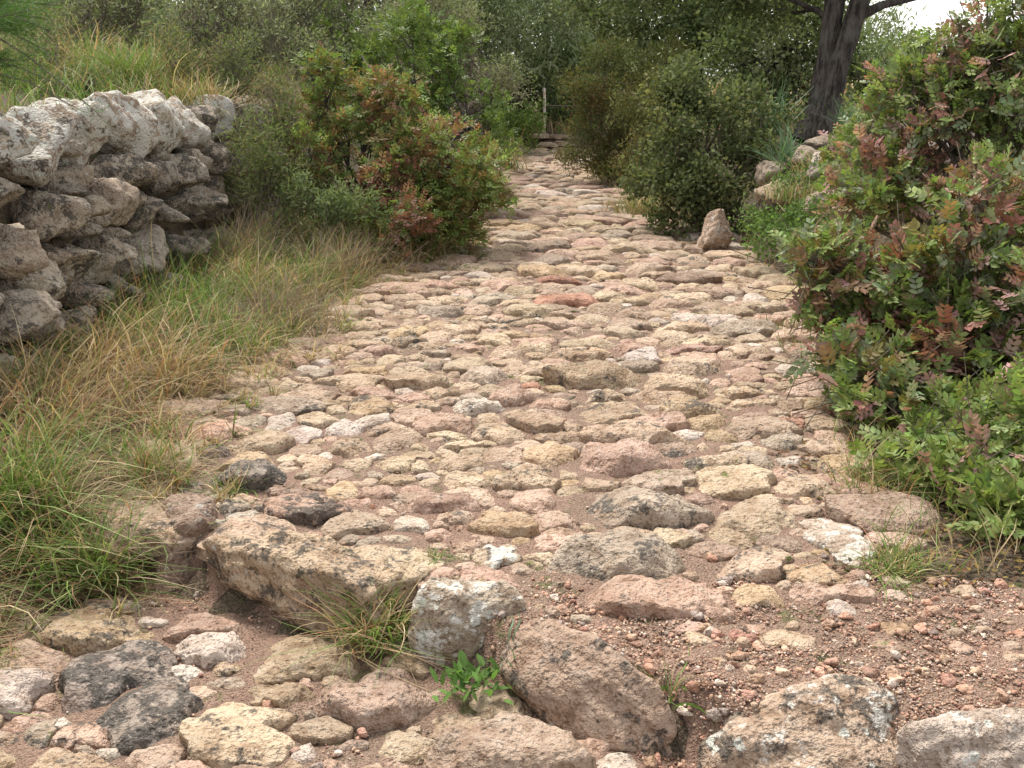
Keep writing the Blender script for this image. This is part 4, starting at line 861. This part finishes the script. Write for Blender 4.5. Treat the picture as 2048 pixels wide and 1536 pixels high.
tree("oak_tree", "distant low oak thicket tree seen past the red lentisk", Y(1850, 190, 21) * (1, 1, 0) + (0, 0, .6),
     [([Y(1850, 230, 21), Y(1850, 120, 21), Y(1856, 60, 21)], [.1, .08, .04])],
     .04, lobes_px([(1830, 140, 21, (.8, .8, .5)), (1920, 130, 21, (.9, .8, .55)), (1780, 110, 21, (.5, .6, .5)), (2010, 150, 21, (.9, .8, .6)), (1860, 190, 20.6, (1., .8, .5))]), 45, ('leaf', .14, 5, .09, .55), OAK, 204)

# pines of the hillside, from near to far
def pine(label, px_, y, zb, hgt, rad, seed, n=11):
    r = np.random.default_rng(seed); b = Y(px_, 150, y) * (1, 1, 0) + (0, 0, zb); lob = []
    for k in range(n):
        f = (k + .5) / n; a = k * 2.4 + r.uniform(-.4, .4); rr = rad * (1 - .65 * f) * r.uniform(.45, .8)
        lob.append((b + np.array([math.cos(a) * rr, math.sin(a) * rr, hgt * (.08 + .88 * f)]), (rad * .52 * (1.1 - .6 * f), rad * .52 * (1.1 - .6 * f), hgt * .11)))
    tree("pine_tree", label, b, [([b - (0, 0, .2), b + (.05, 0, hgt * .4), b + (.1, .05, hgt * .97)], [.13, .10, .03])], .03, lob, 9, ('needle', .24, 8, .30, .17), PINE, seed, GRASS, "pines on the hillside behind the track", n_sub=6)
pine("grey green pine standing straight behind the pale post", 1090, 27, .8, 6.5, 1.9, 301, 13)
pine("bushy pine just above the dark low bush at the track's end", 1010, 25, .9, 6.0, 1.8, 302, 13)
pine("pine filling the gap above the deep green bush", 900, 24, 1.2, 6.5, 2.1, 303, 13)
pine("pine further back between the post pine and the feathery bush", 1150, 31, .8, 4.2, 1.9, 304)
pine("pine on the hillside above the grey twiggy scrub", 740, 23, 1.6, 6.0, 2.1, 305, 13)
pine("pine on the hillside over the arching grass clump", 560, 24, 2.3, 6.5, 2.2, 306, 13)
pine("pine on the upper hillside behind the bleached wall tops", 330, 22, 2.8, 6.0, 2.2, 307, 13)
pine("hillside pine nearest the hanging pine branch", 110, 21, 3.0, 6.0, 2.3, 308, 13)
pine("distant pine in the dip behind the dark oak", 1280, 36, .8, 4.0, 2.2, 309)
pine("distant pine low behind the bushy dark oak", 1480, 34, .8, 3.6, 2.2, 310)
pine("distant pine low behind the old oak's trunk", 1700, 34, .8, 3.3, 2.2, 311)

# scrub on the terrace
SC = "grey scrub bushes on the terrace above the wall"
scr = [("pale grey twiggy olive scrub directly above the bleached wall top", [(430, 60, 11.5, (.6, .5, .45)), (520, 90, 11.6, (.5, .5, .45)), (370, 20, 12, (.5, .5, .4)), (480, 0, 12, (.6, .6, .4))], 450, 11.6),
       ("silvery olive scrub spreading bare twigs over the brownish lentisk", [(620, 70, 12.5, (.55, .5, .45)), (690, 40, 13, (.6, .6, .45)), (560, 30, 13, (.6, .6, .5)), (640, 130, 12, (.4, .4, .35)), (600, -20, 13, (.7, .6, .4))], 630, 12.5),
       ("wispy olive scrub on the hillside behind the arching grass", [(180, 20, 11.5, (.6, .6, .5)), (280, 0, 12, (.6, .6, .5)), (100, 60, 11.8, (.5, .5, .45))], 190, 11.8),
       ("tall olive scrub at the top of the bank behind the deep green bush", [(860, 30, 15, (.7, .7, .5)), (950, 60, 15.5, (.6, .6, .5)), (770, 10, 15, (.7, .7, .5)), (980, 150, 16.5, (.5, .5, .6))], 850, 15)]
for q, (lab, lst, bx, by) in enumerate(scr):
    bp = Y(bx, 150, by); bp[2] = hz1(bp[0], bp[1])
    shrub("olive_scrub", lab, "shrub", bp, lobes_px(lst), 165, ('single', .06, 4, .05, .32, 1, 4), OLIVE, 400 + q, SC, stem=.022, n_sub=34, mat=DULL, twigs=.30, rough=.6)

for q, (lab, lst, bx, by) in enumerate([("low leafy green scrub just behind the near wall top", [(120, 150, 8.6, (.4, .4, .26)), (40, 170, 8.2, (.4, .4, .22)), (190, 170, 8.8, (.3, .3, .2)), (90, 90, 9.0, (.35, .4, .28))], 110, 8.6), ("mixed green scrub behind the middle of the wall top", [(330, 110, 10.2, (.3, .35, .26)), (420, 120, 10.4, (.35, .35, .3)), (500, 150, 10.4, (.35, .35, .3)), (560, 170, 10.2, (.25, .3, .25))], 420, 10.3)]):
    bp = Y(bx, 150, by); bp[2] = hz1(bp[0], bp[1])
    shrub("green_scrub", lab, "shrub", bp, lobes_px(lst), 190, ('single', .05, 4, .04, .34, 1, 4), [(.13, .165, .06), (.16, .18, .075), (.19, .17, .085), (.11, .15, .05), (.2, .18, .11)], 420 + q, "green scrub on the terrace", stem=.014, n_sub=24, mat=DULL, twigs=.25, rough=.8)

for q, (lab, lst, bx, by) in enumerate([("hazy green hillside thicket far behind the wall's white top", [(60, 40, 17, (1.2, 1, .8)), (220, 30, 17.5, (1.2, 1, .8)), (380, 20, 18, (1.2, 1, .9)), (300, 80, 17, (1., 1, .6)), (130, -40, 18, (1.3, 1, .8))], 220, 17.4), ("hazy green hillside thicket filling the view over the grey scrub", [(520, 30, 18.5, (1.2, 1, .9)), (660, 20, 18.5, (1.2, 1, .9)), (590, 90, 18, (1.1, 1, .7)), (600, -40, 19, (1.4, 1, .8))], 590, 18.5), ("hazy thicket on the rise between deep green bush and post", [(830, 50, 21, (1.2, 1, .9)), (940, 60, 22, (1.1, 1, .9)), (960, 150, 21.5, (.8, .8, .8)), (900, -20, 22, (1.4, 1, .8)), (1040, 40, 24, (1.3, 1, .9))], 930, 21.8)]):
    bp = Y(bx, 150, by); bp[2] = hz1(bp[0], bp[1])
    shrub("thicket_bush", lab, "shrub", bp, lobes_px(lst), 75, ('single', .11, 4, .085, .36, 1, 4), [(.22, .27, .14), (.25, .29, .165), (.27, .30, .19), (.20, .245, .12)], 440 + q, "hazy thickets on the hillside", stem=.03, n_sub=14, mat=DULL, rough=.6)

# young pine whose branch hangs into the picture over the wall
bp = np.array([-3.55, 5.35, 1.30]); r = np.random.default_rng(61)
root = empty("young_pine", bp, "bright green young pine reaching soft needles over the near wall end", "tree")
tr = Acc(); tube(tr, [bp - (0, 0, .1), bp + (.02, 0, .6), bp + (.05, .03, 1.3), bp + (.05, 0, 2.0)], [.05, .04, .025, .008], 8); tr.build("trunk", BARK, root, bp)
nd = Acc(); bb = Acc()
ends = [(30, 60, 5.2), (85, 35, 5.3), (55, 120, 5.15), (20, 170, 5.1), (90, 100, 5.25), (105, 10, 5.3), (-40, 60, 5.3), (-30, 150, 5.2), (150, 215, 5.1), (205, 235, 5.05), (60, -40, 5.3), (10, 20, 5.2), (120, 170, 5.2), (40, -10, 5.1), (70, 70, 5.3), (0, 110, 5.2), (60, 20, 5.1), (30, 130, 5.25), (95, 60, 5.2), (5, 60, 5.1)]
for q, (ex, ey, eyy) in enumerate(ends):
    e = Y(ex, ey, eyy); s0 = bp + np.array([.02, 0, r.uniform(.1, .9)]); st = wiggle(s0, e, r, .06, 9, .05)
    tube(bb, st, np.linspace(.009, .0025, 9), 5)
    n = 330 if q not in (8, 9, 12) else 130
    t = r.uniform(.62, 1.0, n); base = np.stack([np.interp(t, np.linspace(0, 1, 9), st[:, k]) for k in range(3)], 1) + r.normal(size=(n, 3)) * .012
    ax = norm(st[-1] - st[-3]); d = norm(ax * .55 + r.normal(size=(n, 3)) * .55 + (0, 0, .18)); Ls = r.uniform(.05, .10, n)
    V, Fq, c = leaves(base, d, norm(r.normal(size=(n, 3))), Ls, np.full(n, .0032), np.array([(.085, .165, .04)]) * r.uniform(.75, 1.35, (n, 1)), 4); nd.add(V, Fq, col=c)
nd.build("needles", GRASS, root, bp, smooth=False); bb.build("branches", TWIG, root, bp)

# ------------------------------------------------------------------ grass
gr = np.random.default_rng(8)
def tuft_blades(c, n, L, spread, lean, straw, width, seed, droop=(.3, .8), azbias=None, cols=None):
    r = np.random.default_rng(seed); a = r.uniform(0, 2 * math.pi, n)
    if azbias is not None: a = azbias[0] + r.normal(size=n) * azbias[1]
    b = np.asarray(c) + np.stack([r.normal(size=n) * spread, r.normal(size=n) * spread, np.zeros(n)], 1)
    col = grass_cols(r, n, straw) if cols is None else np.asarray(cols)[r.integers(len(cols), size=n)] * r.uniform(.8, 1.2, (n, 1))
    return blades(b, 6, L * r.uniform(.55, 1.15, n), a, np.abs(r.normal(size=n)) * lean + .08, r.uniform(*droop, n), width * r.uniform(.7, 1.3, n), col, .5)

# verge grass: tussocks, arching and matted, over a thin thatch
T = 640; ty = 2.4 + 7.4 * gr.random(T * 3) ** 1.2; tx = gr.uniform(-2.7, -.2, T * 3)
d = xl(ty) - tx; ok = (tx > WALL_X + .16) & (d > -.24) & (gr.random(T * 3) < .25 + .75 * sstep(-.12, .05, d)) & ~((ty < 2.95) & (tx > -1.2)); tx, ty = tx[ok][:T], ty[ok][:T]; T = len(tx)
tc = fbm(np.stack([tx * 1.1, ty * 1.1, tx * 0], 1) + 9, 2) + gr.normal(size=T) * .09; tstraw = np.clip(.50 + (tc - .5) * 2.4, .06, .96); tsize = gr.uniform(.55, 1.25, T) * (.30 + .70 * sstep(-.12, .6, xl(ty) - tx))
per = 25; n = T * per; ti_ = np.repeat(np.arange(T), per)
x = tx[ti_] + gr.normal(size=n) * .045 * tsize[ti_]; y = ty[ti_] + gr.normal(size=n) * .045 * tsize[ti_]
s_ = gr.random(n) < tstraw[ti_]; col = np.where(s_[:, None], G_STRAW[gr.integers(len(G_STRAW), size=n)], G_GREEN[gr.integers(len(G_GREEN), size=n)]) * gr.uniform(.7, 1.25, (n, 1))
az = np.where(gr.random(n) < .6, gr.uniform(0, 6.28, n), -.6 + gr.normal(size=n) * .6)
V, Fq, C = blades(ground_pts(x, y), 4, gr.uniform(.20, .64, n) * tsize[ti_], az, np.abs(gr.normal(size=n)) * .55 + .15, gr.uniform(.25, .95, n), gr.uniform(.0034, .0080, n), col, .3)
V[:, 2] = np.maximum(V[:, 2], Hn(V[:, 0], V[:, 1]) + .004)
tag(obj("verge_grass", V, Fq, GRASS, None, {"col": C}), "arching green and straw grass tussocks on the verge between wall and track", "grass", kind="stuff")
# straw lying flat
n = 9000; y = 2.5 + 6 * gr.random(n) ** 1.2; x = xl(y) - np.abs(gr.normal(size=n)) * .8 + .06; ok = x > WALL_X + .2; x, y = x[ok], y[ok]; n = len(x)
V, Fq, C = blades(ground_pts(x, y) + (0, 0, .02), 3, gr.uniform(.08, .28, n), gr.uniform(0, 6.28, n), np.full(n, 1.42), np.zeros(n), gr.uniform(.002, .0045, n), G_STRAW[gr.integers(5, size=n)] * gr.uniform(.6, 1.1, (n, 1)), .9)
V[:, 2] = np.maximum(V[:, 2], Hn(V[:, 0], V[:, 1]) + .006)
tag(obj("straw_litter", V, Fq, GRASS, None, {"col": C}), "fallen dry straw lying along the grassy verge", "straw", kind="stuff")
# grass on terrace, banks and under shrubs
def field(name, label, n, xr_, yr_, L, straw, seed, width=.006, cond=None, cat="grass"):
    r = np.random.default_rng(seed); x = r.uniform(*xr_, n); y = r.uniform(*yr_, n)
    if cond is not None: k = cond(x, y); x, y = x[k], y[k]
    n = len(x); c = fbm(np.stack([x * 2, y * 2, x * 0], 1) + seed, 2); keep = r.random(n) < sstep(.28, .55, c) + .25; x, y, c = x[keep], y[keep], c[keep]; n = len(x)
    st = np.clip(straw + (c - .5), 0, 1); s = r.random(n) < st
    col = np.where(s[:, None], G_STRAW[r.integers(5, size=n)], G_GREEN[r.integers(4, size=n)]) * r.uniform(.7, 1.2, (n, 1))
    V, Fq, C = blades(ground_pts(x, y), 4, L * r.uniform(.5, 1.2, n), r.uniform(0, 6.28, n), np.abs(r.normal(size=n)) * .4 + .1, r.uniform(.2, .8, n), width * r.uniform(.7, 1.3, n), col, .5)
    return tag(obj(name, V, Fq, GRASS, None, {"col": C}), label, cat, kind="stuff")
field("terrace_grass", "tall mixed green and dry grass on the terrace above the wall", 11000, (-7.5, -2.72), (4.5, 15), .50, .28, 21, .007, lambda x, y: x < WALL_X - .08)
field("bank_grass", "rough grass on the slope between the bushes beyond the wall", 9000, (-4.5, 1.0), (8.5, 24), .40, .45, 22, .009, lambda x, y: x < xl(y) - .02)
field("far_grass", "pale grass on the rise past the steps", 5000, (-3, 3.5), (22.7, 30), .5, .6, 23, .015)
field("roadside_grass", "short pale grass fringing the far right side of the track", 11000, (.6, 4.5), (6, 22), .26, .55, 24, .007, lambda x, y: x > xr(y) - .02)
field("hedge_grass", "thin wiry grass under the lentisk bushes", 5200, (1.0, 3.4), (2.9, 6.2), .20, .5, 25, .004, lambda x, y: x > np.minimum(xr(y), 1.5) + .02)
field("hill_undergrowth", "tangled undergrowth covering the hillside under the pines", 7000, (-16, 14), (16, 42), .7, .35, 26, .04, lambda x, y: (np.abs(x - .5) > 2.2) | (y > 23))

n = 2600; y = gr.uniform(3.2, 14, n); x = xl(y) + (xr(y) - xl(y)) * np.where(gr.random(n) < .6, np.abs(gr.normal(size=n)) * .12, gr.random(n)); cl_ = fbm(np.stack([x * 4, y * 4, x * 0], 1) + 70, 2)
ok = (label_at(x, y) < 0) | (best[np.clip(((x - OX) / CELL).astype(int), 0, NXC - 1), np.clip(((y - OY) / CELL).astype(int), 0, NYC - 1)] > 1.0); ok &= cl_ > .5; x, y = x[ok], y[ok]; n = len(x)
V, Fq, C = blades(ground_pts(x, y), 3, gr.uniform(.02, .07, n), gr.uniform(0, 6.28, n), np.abs(gr.normal(size=n)) * .6 + .2, gr.uniform(.1, .8, n), gr.uniform(.003, .006, n), grass_cols(gr, n, .35))
tag(obj("joint_weeds", V, Fq, GRASS, None, {"col": C}), "short weeds growing in the joints between paving stones", "weeds", kind="stuff")
def tuft(name, label, px_, py_, n, L, spread, lean, straw, width, seed, cat="grass tuft", group=None, z=None, **kw):
    p = ground_at(px_, py_) if z is None else at_z(px_, py_, z); V, Fq, C = tuft_blades((0, 0, -.01), n, L, spread, lean, straw, width, seed, **kw)
    zz = Hn(V[:, 0] + p[0], V[:, 1] + p[1]) - p[2]; V[:, 2] = np.maximum(V[:, 2], zz + .004)
    return tag(obj(name, V, Fq, GRASS, None, {"col": C}, loc=p), label, cat, group)
TG = "grass tufts along the track"
tuft("grass_tuft", "big arching bright green grass tuft beside the squat kerb block", 205, 1165, 420, .42, .045, .55, .30, .0055, 501, group=TG, droop=(.35, .95))
tuft("grass_tuft", "straggly straw and green tuft between squared block and lichen boulder", 745, 1275, 330, .27, .05, .7, .50, .0045, 502, group=TG, z=-.12)
tuft("grass_tuft", "small spiky tuft growing out of dark flat stones", 460, 985, 90, .15, .02, .8, .45, .0042, 503, group=TG)
tuft("grass_tuft", "dense fine tuft at the gravel's edge under the near lentisk", 1790, 1140, 240, .17, .045, .85, .35, .0038, 504, group=TG)
tuft("grass_tuft", "wispy dry tuft beneath the leaning red lentisk", 1745, 985, 240, .24, .07, .75, .60, .0036, 505, group=TG)
tuft("grass_tuft", "thin tuft tucked under the near end of the wall", 60, 800, 260, .45, .08, .5, .35, .005, 506, group=TG)
tuft("grass_tuft", "tiny tuft beside the cream stone above the gravel", 870, 1115, 40, .08, .012, .6, .5, .0035, 507, group=TG)
tuft("grass_tuft", "few drooping blades in the gap between pinkish and pale kerb boulders", 1335, 1425, 16, .16, .01, .6, .3, .004, 508, group=TG)
tuft("grass_tuft", "tuft of pale grass leaning over the left edge of the far track", 1000, 345, 320, .85, .15, .4, .5, .012, 509, group=TG)
tuft("grass_tuft", "straw coloured tuft below the olive green shrub at the track", 1285, 430, 420, .45, .17, .5, .7, .007, 510, group=TG)
tuft("grass_tuft", "pale tuft beyond the olive green shrub by the feathery bush", 1215, 352, 300, .45, .16, .5, .75, .009, 511, group=TG)
tuft("grass_tuft", "green tuft on the near left with long blades falling over dark stone", 60, 1010, 330, .42, .08, .6, .35, .005, 512, group=TG)
tuft("grass_tuft", "matted tuft behind the dark flat stones", 300, 960, 260, .34, .08, .7, .5, .0045, 513, group=TG)
p = ground_at(1020, 1365)
tuft("wild_leek", "blue green strap leaved shoot beside the lichen boulder", 1020, 1352, 9, .20, .008, .5, 0, .006, 514, z=-.14, cat="plant", cols=G_BLUE, droop=(.1, .5))
for q, (lab, px_, py_, yy, L, n) in enumerate([("blue green strap leaved clump standing on the rubble bank rocks", 1568, 345, 9.6, .5, 60), ("arching strap leaved clump behind the olive green shrub", 1540, 270, 11.0, .75, 80), ("strap leaved clump below the trunk beside the red lentisk", 1690, 270, 10.6, .5, 45)]):
    p = Y(px_, py_, yy); V, Fq, C = tuft_blades((0, 0, 0), n, L, .05, .38, 0, .016, 520 + q, cols=G_BLUE, droop=(.1, .6))
    tag(obj("asphodel", V, Fq, GRASS, None, {"col": C}, loc=p), lab, "plant", "strap leaved clumps on the bank")
for q, (lab, px_, yy, L, n, st) in enumerate([("tall green grass clump arching on the terrace above the wall", 245, 9.5, .75, 500, .12), ("collapsed dry straw grass clump behind the wall top", 400, 9.3, .55, 340, .62), ("yellowing grass clump at the back of the terrace", 160, 10.5, .8, 360, .6), ("grass clump beside the pale twiggy scrub", 330, 10.3, .8, 360, .4)]):
    p = Y(px_, 150, yy); p[2] = hz1(p[0], p[1]); V, Fq, C = tuft_blades((0, 0, -.02), n, L, .11, .42, st, .008, 540 + q, droop=(.3, .9))
    tag(obj("grass_clump", V, Fq, GRASS, None, {"col": C}, loc=p), lab, "grass clump", "grass clumps on the terrace")
for q, (lab, px_, py_, yy) in enumerate([("dry grass tuft spilling down the rubble bank", 1600, 400, 8.8), ("grass tuft among the bank rocks under the oak", 1640, 345, 9.2), ("grass tuft in front of the bank beside the bramble", 1700, 470, 7.8)]):
    p = Y(px_, py_, yy); V, Fq, C = tuft_blades((0, 0, 0), 260, .30, .13, .6, .5, .006, 550 + q, droop=(.3, .9))
    tag(obj("grass_tuft", V, Fq, GRASS, None, {"col": C}, loc=p), lab, "grass tuft", "grass tufts on the bank")
# dry twiggy bushes in the verge
for q, (lab, px_, py_, h_, n) in enumerate([("brown dry twiggy bush in front of the little blue green plant", 680, 560, .52, 800), ("dead brown twig bush at the verge beside the track", 560, 660, .48, 750), ("dry twig bush against the end of the wall", 480, 540, .62, 600)]):
    p = ground_at(px_, py_); cols_ = [(.22, .155, .125), (.28, .21, .16), (.19, .14, .12), (.24, .20, .13)]
    V, Fq, C = tuft_blades((0, 0, -.01), int(n * .6), h_, .15, .6, 0, .0042, 560 + q, cols=cols_, droop=(.05, .5))
    tag(obj("dry_bush", V, Fq, GRASS, None, {"col": C}, loc=p), lab, "dry bush", "dry twig bushes in the verge grass")

# leafy rosette
def rosette(label, px_, py_, n, L, seed, z=0):
    r = np.random.default_rng(seed); p = ground_at(px_, py_) if not z else at_z(px_, py_, z); root = empty("rosette_plant", p, label, "plant")
    for q in range(n):
        a = r.uniform(0, 6.28); el = r.uniform(.15, 1.1); d = np.array([math.cos(a) * math.cos(el), math.sin(a) * math.cos(el), math.sin(el)])
        s = L * r.uniform(.6, 1.1); V, Fq, c = leaves(np.zeros((1, 3)), d[None], np.array([[-d[0] * .8, -d[1] * .8, 1]]), np.array([s]), np.array([s * .34]), np.array([(.11, .20, .05)]) * r.uniform(.75, 1.3), 8)
        obj("leaf", V, Fq, DULL, root, {"col": c}, loc=(r.normal() * .05, r.normal() * .04, .008 + r.uniform(0, .03)), smooth=False)
rosette("leafy green rosette plant at the foot of the lichen boulder", 950, 1378, 80, .055, 571, z=-.14)
rosette("small green rosette in the grass below the wall", 375, 610, 16, .09, 572)

# fallen leaves under the near bush
n = 4200; x = gr.uniform(1.0, 2.6, n); y = gr.uniform(2.8, 4.2, n); ok = x > np.minimum(xr(y), 1.55) - .22; x, y = x[ok], y[ok]; n = len(x)
cl = np.array([(.30, .22, .07), (.22, .11, .06), (.14, .075, .05), (.12, .085, .055), (.10, .075, .055), (.15, .105, .07), (.17, .12, .08), (.13, .09, .06)])[gr.integers(8, size=n)] * gr.uniform(.7, 1.2, (n, 1))
d = norm(np.stack([gr.normal(size=n), gr.normal(size=n), gr.normal(size=n) * .15], 1)); s = gr.uniform(.018, .034, n)
V, Fq, C = leaves(ground_pts(x, y) + (0, 0, .010), d, norm(np.stack([gr.normal(size=n) * .3, gr.normal(size=n) * .3, np.ones(n)], 1)), s, s * .5, cl, 8)
tag(obj("leaf_litter", V, Fq, DULL, None, {"col": C}, smooth=False), "yellow and rust coloured fallen leaves under the near lentisk", "leaf litter", kind="stuff")

# ------------------------------------------------------------------ post at the end of the track
pb = Y(1088, 258, 22.9); pt = Y(1088, 176, 22.9); root = empty("marker_post", pb - (0, 0, .3), "thin pale weathered post standing at the end of the track", "post")
a = Acc(); tube(a, [pb - (0, 0, .3), pb + (.0, 0, .3), pb + (.004, 0, .6), pt, pt + (0, 0, .004)], [.036, .034, .033, .031, .004], 10); a.build("shaft", WOOD, root, pb - (0, 0, .3))
a = Acc(); e = Y(1135, 213, 23.0); s0 = Y(1088, 212, 22.93); tube(a, wiggle(s0, e + (.6, 0, 0), np.random.default_rng(2), .02, 8), np.full(8, .014), 6); a.build("rail", TWIG, root, pb - (0, 0, .3))
